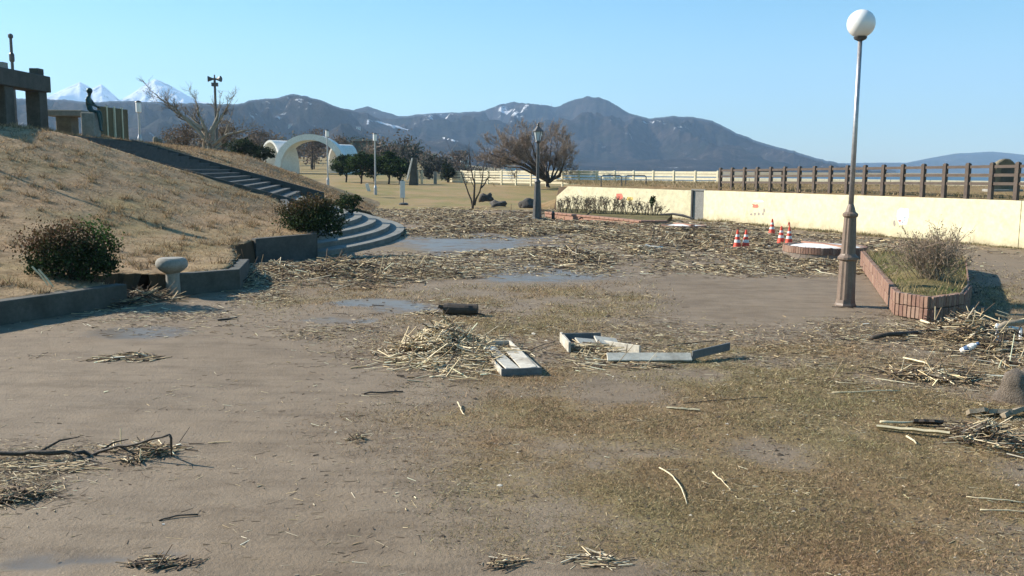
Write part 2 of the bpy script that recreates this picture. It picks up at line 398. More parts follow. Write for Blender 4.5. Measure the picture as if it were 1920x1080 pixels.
WET = [(250, 640, 260, 25, .35), (1000, 510, 200, 22, .42), (720, 570, 170, 16, .36), (900, 460, 170, 30, .34), (90, 1050, 200, 40, .6), (560, 615, 160, 12, .3),
       (400, 900, 300, 60, .18), (980, 1076, 260, 24, .35), (1400, 580, 150, 30, .2), (480, 755, 50, 8, .5)]
LITTER = [(900, 415, 180, 16, 1.0), (1100, 445, 300, 22, 1.0), (1250, 475, 280, 20, 1.1), (1090, 485, 70, 16, 1.2), (880, 440, 120, 20, .45), (640, 512, 150, 16, 1.6), (500, 555, 60, 12, 1.0), (760, 500, 60, 14, .8),
          (1480, 490, 120, 14, .9), (1560, 470, 90, 14, .7), (1350, 440, 110, 14, .7), (1000, 590, 280, 40, .16), (1200, 540, 200, 25, .18), (840, 655, 130, 28, .7), (1190, 665, 150, 20, .4),
          (1760, 650, 160, 36, 1.0), (1700, 715, 220, 26, .8), (1830, 815, 150, 36, .8), (1600, 640, 120, 20, .25), (240, 665, 60, 10, .6), (90, 672, 60, 7, .5), (150, 870, 170, 26, .8), (40, 915, 80, 26, .9), (250, 850, 90, 16, .8),
          (580, 630, 60, 8, .35), (670, 620, 50, 6, .5), (1100, 1050, 70, 10, .5), (960, 1060, 60, 8, .4), (1500, 850, 600, 180, .05), (1000, 760, 500, 100, .03), (300, 600, 300, 30, .10), (450, 520, 60, 14, 1.0), (800, 400, 80, 8, .8), (880, 395, 300, 10, .5),
          (1130, 430, 200, 14, .8), (300, 590, 120, 8, .25), (1850, 620, 90, 20, .7), (700, 400, 60, 10, .3), (850, 518, 40, 5, 1.0), (1750, 660, 260, 60, .35), (1780, 760, 260, 90, .22), (1350, 470, 300, 40, .5), (700, 520, 260, 26, .5), (500, 850, 700, 240, .004), (1000, 620, 300, 60, .08), (900, 538, 330, 16, -1.0), (960, 456, 190, 13, -.9), (1400, 560, 170, 34, -.35), (850, 455, 110, 12, -.7), (1300, 600, 420, 60, .10), (1450, 660, 320, 30, .22), (1180, 560, 240, 26, .18), (1500, 930, 520, 160, .03), (1850, 690, 140, 40, .5)]
def lawnz(X, Y):
    z = 1.05 * sstep(60, 92, Y) + .95 * sstep(92, 135, Y) + 5.5 * sstep(140, 420, Y) * sstep(10, -60, X)
    z = z - 4.2 * sstep(110, 128, Y) * sstep(-12, 4, X + .045 * Y) * (1 - sstep(900, 1000, Y))
    return z
def puddle_mask(X, Y, grow=1.25):
    v = np.zeros(np.shape(X))
    for cx, cy, rx, ry in PUDW:
        v = np.maximum(v, 1 - sstep(.9, grow + .35, np.sqrt(((X - cx) / rx) ** 2 + ((Y - cy) / ry) ** 2)))
    return v
def ground_z(X, Y):
    X = np.asarray(X, float); Y = np.asarray(Y, float)
    near = (1 - sstep(50, 64, Y)) * sstep(-3, 2, Y + 0 * X)
    z = near * (.05 * (fbm(X, Y, .25, 3, 1) - .5) + .020 * (fbm(X, Y, 2.2, 3, 5) - .5) - .004)
    pm = puddle_mask(X, Y)
    return z * (1 - pm) - .012 * pm + lawnz(X, Y)

def make_ground():
    def axis(lo, hi, step, far_lo, far_hi, g=1.22):
        a = list(np.arange(lo, hi, step)); s_ = step; x = a[-1]
        while x < far_hi: s_ *= g; x += s_; a.append(x)
        s_ = step; x = lo; pre = []
        while x > far_lo: s_ *= g; x -= s_; pre.append(x)
        return np.array(pre[::-1] + a)
    xs = axis(-15, 22, .11, -7000, 7000); ys = axis(4, 40, .11, -80, 11500, 1.03)
    ys = ys[(ys > -90)]
    X, Y = np.meshgrid(xs, ys); x = X.ravel(); y = Y.ravel()
    z = ground_z(x, y)
    gm = np.clip(blob(x, y, GRASS) * np.clip(2.6 * fbm(x, y, .9, 4, 21) - .45, .1, 1.3), 0, 1); wm = np.clip(.8 * blob(x, y, WET) + .55 * puddle_mask(x, y, 1.6) * (.1 + 1.6 * fbm(x, y * 1.4, 1.6, 4, 15)), 0, .85)
    lm = sstep(58, 64, y + 1.5 * (fbm(x, y, .3, 3, 9) - .5)) ; lm = np.maximum(lm, 0)
    gm *= 1 - lm; wm *= 1 - lm
    gm[(y < 4)] = .5 * (x[y < 4] > 1)
    col = np.stack([gm, lm, wm], 1)
    ny, nx = X.shape; i = np.arange(ny * nx).reshape(ny, nx)
    F = np.stack([i[:-1, :-1], i[:-1, 1:], i[1:, 1:], i[1:, :-1]], -1).reshape(-1, 4)
    o = link('ground', arr_mesh('ground', np.stack([x, y, z], 1), F, M['ground'], col, True))
    tag(o, 'muddy park ground with flattened grass and wet patches', 'ground', kind='structure')
make_ground()
# ---- mound on the left (thin plate spline through surveyed points)
T_ = np.array([-.17, .985]); U_ = np.array([-.985, -.17]); B0 = np.array([-9.0, 35.6]); SW = 12.0
NST, RISE, RUN, Z0 = 16, .155, .50, 1.36
def stair_pt(u, t): return B0 + U_ * u + T_ * t
BND = [(-14, 4), (-10.6, 11.5), (-8.75, 15.6), (-7.75, 17.7), (-8.5, 18.05), (-8.2, 18.75), (-7.1, 19.1), (-6.25, 20.2), (-6.75, 22.5), (-7.45, 24.4), (-7.2, 25.9), (-5.85, 27.0)]
CP = [(-16, 2, .3), (-14, 4, .32), (-10.6, 11.5, .34), (-8.75, 15.6, .37), (-7.75, 17.7, .38), (-6.95, 19.55, .42), (-6.25, 20.2, .44), (-6.75, 22.5, .48), (-7.45, 24.4, .58), (-7.2, 25.9, .68), (-5.9, 26.9, .74), (-6.4, 28, .82),
      (-20, 6, 1.0), (-26, 8, 1.8), (-30, 20, 3.2), (-24, 40, 4.25), (-21, 36.5, 4.2), (-19, 36, 4.1), (-26, 52, 4.3), (-22, 48, 4.15), (-34, 40, 4.5), (-38, 60, 4.4), (-24, 62, 3.9), (-20, 60, 3.55),
      (-17, 53, 3.45), (-15.2, 55, 3.1), (-13.5, 55, 2.2), (-11.8, 56, 1.2), (-10.0, 57.5, .35), (-9.2, 58.5, .0), (-16, 64, 2.6), (-12, 63, 1.0), (-22, 72, 2.6), (-34, 76, 3.2), (-9.7, 52, .9), (-8.4, 31.6, 1.1), (-7.0, 29.5, .86)]
for u in (0, 2, 4, 6, 8):
    for t in (0, SW):
        p = stair_pt(u, t); CP.append((p[0], p[1], Z0 + RISE / RUN * u + .10))
CP = np.array(CP)
def tps(r2): return np.where(r2 > 1e-9, r2 * np.log(np.maximum(r2, 1e-12)) * .5, 0)
def fit():
    n = len(CP); d2 = ((CP[:, None, :2] - CP[None, :, :2]) ** 2).sum(-1)
    A = np.zeros((n + 3, n + 3)); A[:n, :n] = tps(d2) + np.eye(n) * .05; A[:n, n] = 1; A[:n, n + 1:] = CP[:, :2]; A[n, :n] = 1; A[n + 1:, :n] = CP[:, :2].T
    return np.linalg.solve(A, np.concatenate([CP[:, 2], np.zeros(3)]))
TW = fit()
def mound_raw(x, y):
    x = np.asarray(x, float).ravel(); y = np.asarray(y, float).ravel(); z = np.empty(len(x))
    for s_ in range(0, len(x), 20000):
        q = np.stack([x[s_:s_ + 20000], y[s_:s_ + 20000]], 1); d2 = ((q[:, None] - CP[None, :, :2]) ** 2).sum(-1)
        z[s_:s_ + 20000] = tps(d2) @ TW[:-3] + TW[-3] + q @ TW[-2:]
    return z
CC, R0_ = np.array([-30.7, 35.9]), 26.2                              # centre of the curved apron steps
def in_stair(x, y, pad=0.0):
    q = np.stack([x, y], 1) - B0; u = q @ U_; t = q @ T_
    fl = (u > -1.6) & (u < NST * RUN + .6) & (t > -.0 - pad) & (t < SW + pad)
    rr = np.hypot(x - CC[0], y - CC[1]); ang = np.arctan2(y - CC[1], x - CC[0])
    ap = (rr > R0_ - 8 * .6 - .9) & (ang > ap_start(rr)) & (ang < AP1)
    return fl | ap
AP0 = math.atan2(27.4 - CC[1], -6.0 - CC[0]); AP1 = math.atan2(47.6 - CC[1], -6.8 - CC[0])
def ap_start(rr):
    f = np.clip((R0_ - np.asarray(rr, float)) / 4.8, 0, 1.25)
    return np.arctan2(27.35 + (35.75 - 27.35) * f - CC[1], -6.0 - 3.0 * f - CC[0])
def bound_x(y):
    b = np.array(BND + [(-6.1, 28), (-6.6, 34), (-7, 47), (-8.6, 50), (-9.0, 58.5), (-8.5, 66), (-9, 80)])
    return np.interp(y, b[:, 1], b[:, 0])
def mound_z(x, y):
    z = mound_raw(x, y) + .10 * (fbm(x, y, .5, 3, 2) - .5) + .05 * (fbm(x, y, 2.5, 3, 3) - .5)
    return np.maximum(z, -.3)
def make_mound():
    xs = np.concatenate([np.arange(-46, -26, .6), np.arange(-26, -5, .14)]); ys = np.concatenate([np.arange(-6, 10, .5), np.arange(10, 62, .16), np.arange(62, 84, .5)])
    X, Y = np.meshgrid(xs, ys); x = X.ravel(); y = Y.ravel(); z = mound_z(x, y)
    bx = bound_x(y); over = x - bx
    x2 = np.where((over > 0) & (over < .3), bx, x)                   # snap to the edge
    edge = over > -.02
    z = np.where(edge, -.25, z)
    st = in_stair(x, y); z = np.where(st, np.minimum(z - 1.0, -.2), z)
    z = np.where(y > 80, z - 3, z)
    ny, nx = X.shape; i = np.arange(ny * nx).reshape(ny, nx)
    F = np.stack([i[:-1, :-1], i[:-1, 1:], i[1:, 1:], i[1:, :-1]], -1).reshape(-1, 4)
    keep = (over[F] < .31).all(1); F = F[keep]
    me = arr_mesh('mound', np.stack([x2, y, z], 1), F, M['moundgrass'], None, True)
    nz_ = np.empty(len(F) * 3, np.float32); me.polygons.foreach_get('normal', nz_); me.polygons.foreach_set('use_smooth', np.abs(nz_[2::3]) > .75)
    at_ = me.attributes.new('sharp_edge', 'BOOLEAN', 'EDGE') if 'sharp_edge' not in me.attributes else me.attributes['sharp_edge']
    o = link('mound', me)
    tag(o, 'grassy mound of dry brown turf on the left', 'mound', kind='structure')
make_mound()
def surf(x, y):
    """top surface under a point"""
    if x < bound_x(y) and y < 80: return float(mound_z([x], [y])[0])
    return float(ground_z([x], [y])[0])

# ---- embankment behind the mural wall
def make_bank():
    pts = [WA[0] + (WA[0] - WA[1]) / np.linalg.norm(WA[1] - WA[0]) * 9, WA[0], WA[1], WB[0], WB[1], WB[2], WB[2] + np.array([9, -20])]
    segs = []
    for a, b in zip(pts[:-1], pts[1:]):
        L = np.linalg.norm(b - a); n = max(1, int(L / .5))
        for k in range(n): segs.append(a + (b - a) * k / n)
    segs.append(pts[-1]); S = np.array(segs)
    d = np.gradient(S, axis=0); d /= np.linalg.norm(d, axis=1, keepdims=True); nb = np.stack([-d[:, 1], d[:, 0]], 1)
    nb = np.where((nb[:, 0:1] > 0), nb, -nb)
    nbm = nb * .0 + np.array([.80, .60])
    T = np.array([.12, .2, .5, 1, 1.6, 2.4, 3.5, 5, 7, 10, 14, 19, 25, 32, 40, 60, 100])
    sd = np.concatenate([[0], np.cumsum(np.linalg.norm(np.diff(S, axis=0), axis=1))])
    P = S[:, None, :] + nbm[:, None, :] * T[None, :, None]
    z = 1.62 + .20 * sstep(0, 3.0, T)[None, :] + .10 * (fbm(P[..., 0], P[..., 1], .4, 3, 4) - .5) + .03 * (fbm(P[..., 0], P[..., 1], 2, 3, 8) - .5)
    z = z + .12 * sstep(15, 45, sd)[:, None]
    fall = sstep(0, 9.6, sd - 0.0)[:, None]
    z = z * fall - .45 * (1 - fall)
    z = np.where((sd < 8.9)[:, None], z * sstep(-.4, 4.5, T)[None, :] - .02, z)
    ls = lawnz(P[..., 0], P[..., 1])
    z = np.maximum(z, ls - .3)
    z[:, 0] = -.3; P[:, 0] = P[:, 1]
    n, m = z.shape; i = np.arange(n * m).reshape(n, m)
    F = np.stack([i[:-1, :-1], i[1:, :-1], i[1:, 1:], i[:-1, 1:]], -1).reshape(-1, 4)
    o = link('embankment', arr_mesh('embankment', np.concatenate([P, z[..., None]], -1).reshape(-1, 3), F, M['bankgrass'], None, True))
    tag(o, 'raised bank of dry soil and grass behind the painted wall', 'embankment', kind='structure')
make_bank()

# ---- the sea beyond the park fence
sm, st_, sb_ = nmat('sea_water'); sb_.inputs['Base Color'].default_value = (.025, .05, .075, 1); sb_.inputs['Roughness'].default_value = .35
sg = N(st_, 'ShaderNodeNewGeometry'); sn_ = noise(st_, .25, 5, .6, sg.outputs['Position']); bump(st_, sb_, sn_.outputs[0], .5, .5)
sv = [(-.045 * 118 - 6, 118, -1.1), (400, 118, -1.1), (6500, 118, -1.1), (6500, 4200, -1.1), (600, 1300, -1.1), (-.045 * 950 - 6, 950, -1.1)]
sme = bpy.data.meshes.new('sea'); sme.from_pydata(sv, [], [tuple(range(6))]); sme.materials.append(sm); tag(link('sea', sme), 'strip of sea beyond the cream guard fence', 'sea', kind='structure')
# ------------------------------------------------------------------ mountains
def ridge(name, label, prof, D, r0, r1, mat, amp, seed, base=0.0, snowfn=None):
    prof = np.array(prof, float)
    W = np.array([at(px, py, D) for px, py in prof])
    th = W[:, 0] / D; hz = W[:, 2]
    n = 760; t = np.linspace(th[0], th[-1], n); crest = np.interp(t, th, hz)
    crest = crest + amp * .05 * (fbm(t * 160, t * 0, 1.0, 4, seed) - .5) * 2
    fr = np.linspace(0, 1, 90); k = len(fr)
    front = D * r0; back = D * r1; ci = int(k * .66)
    rr = np.where(np.arange(k) <= ci, front + (D - front) * (np.arange(k) / ci), D + (back - D) * ((np.arange(k) - ci) / (k - 1 - ci)))
    s_ = np.where(np.arange(k) <= ci, (np.arange(k) / ci), 1 - ((np.arange(k) - ci) / (k - 1 - ci)))
    X = t[:, None] * rr[None, :]; Y = np.repeat(rr[None, :], n, 0)
    shape = s_ ** 1.15
    qx = 960 + t * FPX; quiet = 1 - (.85 * np.exp(-((qx - 765) / 95) ** 4) if seed == 14 else 0)
    nz = (1.1 - np.abs(2 * fbm(X, Y * .6, 1.0 / (D * .075), 6, seed) - 1) * 3.6) * np.broadcast_to(quiet, (n,))[:, None]
    Z = base + (crest[:, None] - base) * shape[None, :] + amp * nz * (np.sin(np.pi * np.clip(s_, 0, 1)) ** 1.0)[None, :] * np.where(np.arange(k) <= ci, 1, .3)[None, :]
    if snowfn is not None and base > -1: pass
    Z = np.minimum(Z, CAM_H + (crest[:, None] - CAM_H) * (rr / D)[None, :] - (1 - s_)[None, :] * D * .002 * (np.arange(k) <= ci)[None, :] + (np.arange(k) > ci) * 1e-3)
    Z[:, 0] = -40; Z[:, -1] = -40
    sn = np.zeros((n, k)) if snowfn is None else snowfn(t[:, None] + 0 * X, Z, Y)
    col = np.stack([sn.ravel()] * 3, 1)
    i = np.arange(n * k).reshape(n, k)
    F = np.stack([i[:-1, :-1], i[1:, :-1], i[1:, 1:], i[:-1, 1:]], -1).reshape(-1, 4)
    o = link(name, arr_mesh(name, np.stack([X, Y, Z], -1).reshape(-1, 3), F, M[mat], col, True))
    tag(o, label, 'mountain', kind='structure')
    def hit(px, py):
        i_ = int(np.clip(np.searchsorted(t, (px - 960) / FPX), 0, n - 1)); yy = 318 + (px - 960) * .008 - (Z[i_] - CAM_H) / rr * FPX
        j_ = int(np.argmax(yy[1:] <= py)) + 1; return np.array([X[i_, j_], Y[i_, j_], Z[i_, j_]])
    return hit
def snow_strip(t, Z, Y):
    px = 960 + t * FPX; py = 318 + (px - 960) * .008 - (Z - CAM_H) / Y * FPX
    l1 = 224 + (px - 680) * .235; wd = np.interp(px, [670, 690, 760, 800, 850, 860], [0.1, 2.2, 3.0, 1.6, 1.0, .1])
    v = np.where((px > 672) & (px < 858), np.exp(-((py - l1) / wd) ** 2), 0) * .62
    v = v + .30 * np.exp(-((px - 555) / 45) ** 2 - ((py - 205) / 22) ** 2) + .22 * np.exp(-((px - 420) / 60) ** 2 - ((py - 215) / 12) ** 2)
    return v - .03
def snow_spots(t, Z, Y):
    px = 960 + t * FPX; py = 318 + (px - 960) * .008 - (Z - CAM_H) / Y * FPX
    return .30 * np.exp(-((px - 950) / 50) ** 2 - ((py - 212) / 12) ** 2) + .26 * np.exp(-((px - 1225) / 35) ** 2 - ((py - 238) / 16) ** 2) + .26 * np.exp(-((px - 820) / 50) ** 2 - ((py - 222) / 8) ** 2) + .18 * np.exp(-((px - 1110) / 25) ** 2 - ((py - 200) / 12) ** 2) - .03
ridge('snowy_mountain', 'far snow covered peaks above the left mound', [(-500, 170), (-200, 190), (-60, 175), (20, 185), (60, 192), (110, 172), (150, 153), (172, 166), (190, 158), (225, 188), (245, 176), (290, 148), (322, 162), (370, 190), (430, 198), (600, 215), (900, 230), (1200, 240)], 7600, .75, 1.15, 'alp', 150, 11)
ridge('far_hill', 'pale far hills low on the right horizon', [(900, 300), (1300, 298), (1450, 304), (1560, 306), (1640, 305), (1700, 305), (1740, 297), (1790, 288), (1860, 284), (1920, 290), (2050, 280), (2300, 292), (2800, 285)], 6000, .75, 1.15, 'hill', 30, 12)
ridge('wooded_mountain', 'blue grey wooded mountain with a pointed summit behind the big bare tree', [(500, 235), (700, 222), (760, 217), (800, 213), (850, 211), (900, 209), (930, 198), (965, 191), (1000, 194), (1040, 201), (1070, 190), (1100, 181), (1125, 183), (1150, 194), (1180, 213), (1215, 222), (1260, 217), (1290, 218), (1330, 224), (1380, 249), (1430, 268), (1480, 281), (1550, 301), (1600, 310), (1680, 318)], 4300, .42, 1.2, 'hill', 100, 13, snowfn=snow_spots)
HILL_HIT = ridge('wooded_hill', 'brown wooded ridge with snow streaks behind the white arches', [(-600, 190), (-200, 180), (0, 182), (100, 186), (170, 191), (240, 189), (330, 193), (440, 196), (480, 186), (520, 183), (550, 176), (575, 180), (600, 187), (640, 203), (662, 207), (690, 199), (720, 209), (760, 222), (800, 238), (850, 258), (900, 280), (960, 305), (1010, 316)], 3200, .35, 1.25, 'hill', 80, 14, snowfn=snow_strip)
#HAZE_BEGIN
hb = MB().box((0, 5500, 620), (17000, 13000, 1320))
hm = bpy.data.materials.new('haze'); hm.use_nodes = True
ht = hm.node_tree; ht.nodes.remove(ht.nodes['Principled BSDF'])
pv = ht.nodes.new('ShaderNodeVolumePrincipled'); pv.inputs['Color'].default_value = (.42, .66, 1.0, 1); pv.inputs['Density'].default_value = .00013
pv.inputs['Emission Strength'].default_value = 0.0; pv.inputs['Anisotropy'].default_value = .1
ht.links.new(pv.outputs[0], ht.nodes['Material Output'].inputs['Volume'])
tag(hb.build('haze', hm), 'thin blue daylight haze over the whole valley', 'haze', kind='stuff')
#HAZE_END
# ------------------------------------------------------------------ staircase
def make_stairs():
    st = thing('stone_staircase', 'wide stone staircase cut into the grassy mound with curved lower steps', 'staircase', (B0[0], B0[1], 0))
    off = Vector((-B0[0], -B0[1], 0))
    n = 40
    for k in range(8):                                               # curved apron, each step a ring sector
        ro = R0_ - .6 * k; ri = ro - 1.0 if k < 7 else ro - 2.2
        za, zb = (.17 * k - .3 if k == 0 else .17 * (k - 1) - .02), .17 * (k + 1)
        V = []; F = []
        for j in range(n + 1):
            a0 = float(ap_start(ro)); a = a0 + (AP1 - a0) * j / n; c, s_ = math.cos(a), math.sin(a)
            for rr, z in ((ri, za), (ro, za), (ro, zb - .055), (ro + .03, zb - .05), (ro + .03, zb), (ri, zb)):
                V.append((CC[0] + c * rr, CC[1] + s_ * rr, z))
        for j in range(n):
            for q in range(6): F.append((j * 6 + q, j * 6 + (q + 1) % 6, (j + 1) * 6 + (q + 1) % 6, (j + 1) * 6 + q))
        F += [tuple(range(6)), tuple(n * 6 + q for q in range(5, -1, -1))]
        m = MB(); m.add(V, F); o = m.build('curved_step', M['step'], st); o.location = off
    rz = math.atan2(U_[1], U_[0])
    for k in range(NST):
        z1 = Z0 + RISE * (k + 1); d = RUN + .25; c = stair_pt(RUN * k + d / 2, SW / 2)
        m = MB(); m.box((c[0], c[1], z1 - .14), (d, SW, .28), rz)
        c2 = stair_pt(RUN * k - .012, SW / 2); m.box((c2[0], c2[1], z1 - .03), (.03, SW - .004, .056), rz)
        o = m.build('step', M['shaded_step'], st); o.location = off
    # landing at the top
    c = stair_pt(NST * RUN + 1.5, SW / 2); m = MB(); m.box((c[0], c[1], Z0 + RISE * NST - .1), (3.0, SW, .198), rz); o = m.build('landing', M['shaded_step'], st); o.location = off
    # low side kerbs that follow the slope
    for t, w_, dz in ((-.06, .10, -.10), (SW + .14, .26, .06)):
        V = []; F = []
        for u, z in ((-1.2, Z0 + .02), (NST * RUN + .2, Z0 + RISE * NST + .14)):
            for dt in (-w_ / 2, w_ / 2):
                p = stair_pt(u, t + dt); V += [(p[0], p[1], z - .7), (p[0], p[1], z + dz)]
        F = [(0, 1, 3, 2), (4, 6, 7, 5), (0, 4, 5, 1), (2, 3, 7, 6), (1, 5, 7, 3), (0, 2, 6, 4)]
        m = MB(); m.add(V, F); o = m.build('side_kerb', M['shaded_step'], st); o.location = off
    # the retaining wall at the near end of the apron
    P = [(-7.35, 25.7), (-5.95, 27.05), (-7.5, 31.4), (-8.95, 35.5)]
    for a, b, h0, h1 in ((P[0], P[1], .70, .76), (P[1], P[2], .76, 1.2), (P[2], P[3], 1.2, 1.5)):
        a = np.array(a); b = np.array(b); d = (b - a) / np.linalg.norm(b - a); nn = np.array([-d[1], d[0]]) * .12
        V = []
        for p, h in ((a, h0), (b + d * .02, h1)):
            V += [(*(p - nn), -.3), (*(p + nn), -.3), (*(p + nn), h), (*(p - nn), h)]
        m = MB(); m.add(V, [(0, 1, 2, 3), (4, 7, 6, 5), (0, 4, 5, 1), (1, 5, 6, 2), (2, 6, 7, 3), (3, 7, 4, 0)])
        o = m.build('flank_wall', M['shaded_step'], st); o.location = off  # wall colour darkened to carry its shade
make_stairs()

# ---- low retaining kerbs of the mound
def kerb_wall(label, pts, h, mat='old_concrete', th=.22, nm='kerb_wall'):
    pts = [np.array(p, float) for p in pts]
    m = MB()
    nrm = []
    for i in range(len(pts)):
        d = pts[min(i + 1, len(pts) - 1)] - pts[max(i - 1, 0)]; d /= np.linalg.norm(d); nrm.append(np.array([-d[1], d[0]]))
    V = []; F = []
    for p, n_ in zip(pts, nrm):
        V += [(*(p - n_ * th * .1), -.25), (*(p + n_ * th), -.25), (*(p + n_ * th), h), (*(p - n_ * th * .1), h)]
    for i in range(len(pts) - 1):
        for q in range(4): F.append((i * 4 + q, i * 4 + (q + 1) % 4, (i + 1) * 4 + (q + 1) % 4, (i + 1) * 4 + q))
    F += [(0, 1, 2, 3), tuple((len(pts) - 1) * 4 + q for q in (3, 2, 1, 0))]
    m.add(V, F); o = m.build(nm, M[mat], None, bevel=.015); return tag(o, label, 'kerb')
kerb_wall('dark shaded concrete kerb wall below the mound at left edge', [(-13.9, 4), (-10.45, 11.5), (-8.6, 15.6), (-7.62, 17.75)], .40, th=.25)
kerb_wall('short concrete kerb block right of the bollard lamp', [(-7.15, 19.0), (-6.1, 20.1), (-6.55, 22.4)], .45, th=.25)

# ------------------------------------------------------------------ painted wall
def wall_piece(label, a, b, h0, h1, cut=False, th=.30):
    a = np.array(a); b = np.array(b); L = np.linalg.norm(b - a); d = (b - a) / L
    o = thing('mural_wall', label, 'wall', (a[0], a[1], 0), math.atan2(d[1], d[0]))
    prof = [(0, -.3), (L, -.3), (L, h1), (0, h0)] if not cut else [(0, -.3), (L, -.3), (L, h1), (1.15, h0), (.0, h0 - .68)]
    m = MB(); n = len(prof)
    m.add([(x, 0, z) for x, z in prof] + [(x, th, z) for x, z in prof], [tuple(range(n)), tuple(range(2 * n - 1, n - 1, -1))] + [(i, i + n, (i + 1) % n + n, (i + 1) % n) for i in range(n)])
    m.build('panel', M['cream'], o, bevel=.012)
    return o, L
cm_ = M['cream'].node_tree; cb_ = cm_.nodes['Principled BSDF']; src_ = cb_.inputs['Base Color'].links[0].from_socket
cg = N(cm_, 'ShaderNodeNewGeometry'); cs_ = N(cm_, 'ShaderNodeSeparateXYZ'); cm_.links.new(cg.outputs['Position'], cs_.inputs[0])
cn = noise(cm_, 1.6, 6, .7, cg.outputs['Position']); ch = math_(cm_, 'ADD', cs_.outputs[2], math_(cm_, 'MULTIPLY', math_(cm_, 'SUBTRACT', cn.outputs[0], .5), 1.1))
cr_ = ramp(cm_, ch, [(.0, (.55, .55, .55)), (.32, (.12, .12, .12)), (.5, (0, 0, 0))])
cm_.links.new(mixc(cm_, cr_.outputs[0], src_, (.26, .20, .12)), cb_.inputs['Base Color'])
wl, L1 = wall_piece('cream painted wall with cut corner behind the low bare hedge', WA[0], WA[1], 1.64, 1.62, True)
wr, L2 = wall_piece('long cream painted wall behind the traffic cones', WB[0], WB[1], 1.64, 1.72)
wr2, L3 = wall_piece('near end of the cream wall at the right edge', WB[1] + (WB[2] - WB[1]) * .002, WB[2], 1.725, 1.78)
def on_wall(o, L, a, b, px, py):
    """wall coordinates of a pixel"""
    d = ray(px, py); nrm = np.array([-(b - a)[1], (b - a)[0]]); t = (a @ nrm) / (d[:2] @ nrm)
    p = d * t; return ((p[:2] - a) @ (b - a)) / np.linalg.norm(b - a), p[2] + CAM_H
def paint(parent, name, mat, poly, y=-.004):
    m = MB(); n = len(poly); m.add([(x, y, z) for x, z in poly] + [(x, -.0005, z) for x, z in poly], [tuple(range(n)), tuple(range(2 * n - 1, n - 1, -1))] + [(i, (i + 1) % n, (i + 1) % n + n, i + n) for i in range(n)])
    m.build(name, M[mat], parent)
def patch(o, L, ab, mat, x0, y0, x1, y1, k=9, jag=.18, y=-.004, nm='painting'):
    p0 = on_wall(o, L, *ab, x0, y0); p1 = on_wall(o, L, *ab, x1, y1)
    cx, cz = (p0[0] + p1[0]) / 2, (p0[1] + p1[1]) / 2; rx, rz = abs(p1[0] - p0[0]) / 2, abs(p1[1] - p0[1]) / 2
    poly = []
    for i in range(k):
        a = 2 * math.pi * i / k + .3; s_ = 1 / max(abs(math.cos(a)), abs(math.sin(a))) ** .7 * (1 - jag * random.random())
        poly.append((cx + rx * math.cos(a) * s_, cz + rz * math.sin(a) * s_))
    paint(o, nm, mat, poly, y)
ab1 = (WA[0], WA[1]); ab2 = (WB[0], WB[1])
patch(wl, L1, ab1, 'pinkpaint', 1155, 362, 1168, 376); patch(wl, L1, ab1, 'yellowpaint', 1175, 369, 1188, 377)
patch(wr, L2, ab2, 'pinkpaint', 1409, 381, 1424, 391, jag=.5); patch(wr, L2, ab2, 'tealpaint', 1411, 374, 1434, 380, jag=.3)
for x0 in (1406, 1413, 1420, 1428): patch(wr, L2, ab2, 'greypaint', x0, 397 + (x0 % 3), x0 + 5, 405, jag=.5)
patch(wr, L2, ab2, 'greypaint', 1431, 389, 1435, 399, jag=.4)
patch(wr, L2, ab2, 'bluepaint', 1682, 388, 1704, 424, 11, .2); patch(wr, L2, ab2, 'greypaint', 1675, 412, 1679, 426, jag=.3); patch(wr, L2, ab2, 'pinkpaint', 1685, 412, 1690, 416, y=-.008)
# grey service door in the recess between the two walls
dd = thing('service_door', 'narrow grey door in the gap of the cream wall', 'door', (WA[1][0], WA[1][1], 0), math.atan2(-.72, .66))
MB().box((.42, .03, .80), (.84, .08, 1.60)).build('door_leaf', M['grey_door'], dd, bevel=.01)
MB().box((.03, -.04, .82), (.10, .10, 1.66)).build('door_post', M['dark_metal'], dd)
MB().box((.42, .03, 1.66), (.95, .16, .08)).build('lintel', M['grey_door'], dd)

# ------------------------------------------------------------------ fences
def rail_fence(name, label, posts, h, pw, rails, mat, rail_sz, group=None):
    """posts: list of (x,y,z) feet; rails: heights"""
    f = thing(name, label, 'fence', posts[0], 0, group)
    o0 = np.array(posts[0])
    pm = MB().box((0, 0, h / 2 - .1), (pw, pw, h + .2)).mesh('post', M[mat])
    cap = MB().lathe((0, 0, h), [(pw * .66, 0), (pw * .62, .02), (pw * .3, .05)], 4, math.pi / 4).mesh('post_cap', M[mat])
    ang = math.atan2(posts[1][1] - posts[0][1], posts[1][0] - posts[0][0])
    for p in posts:
        q = link('post', pm, f, tuple(np.array(p) - o0)); q.rotation_euler.z = ang
        c = link('post_cap', cap, q)
    for a, b in zip(posts[:-1], posts[1:]):
        a = np.array(a) - o0; b = np.array(b) - o0
        for z in rails:
            d = b - a; L = np.linalg.norm(d[:2]); m = MB()
            c = (a + b) / 2; m.box((c[0], c[1], c[2] + z), (L - pw * .9, rail_sz[0], rail_sz[1]), math.atan2(d[1], d[0]), 0, -math.atan2(d[2], L))
            m.build('rail', M[mat], f)
    return f
fa = at(1350, 356, 50.5); fb = at(1905, 366, 33.5); fa[2], fb[2] = 1.70, 1.93
np_ = 18; fd = (fb - fa) / (np_ - 1)
posts = [tuple(fa + fd * k) for k in range(-0, np_ + 4)]
rail_fence('wooden_fence', 'dark brown post and rail fence on top of the painted wall bank', posts, 1.15, .155, (.40, .72, 1.04), 'fence', (.07, .11))
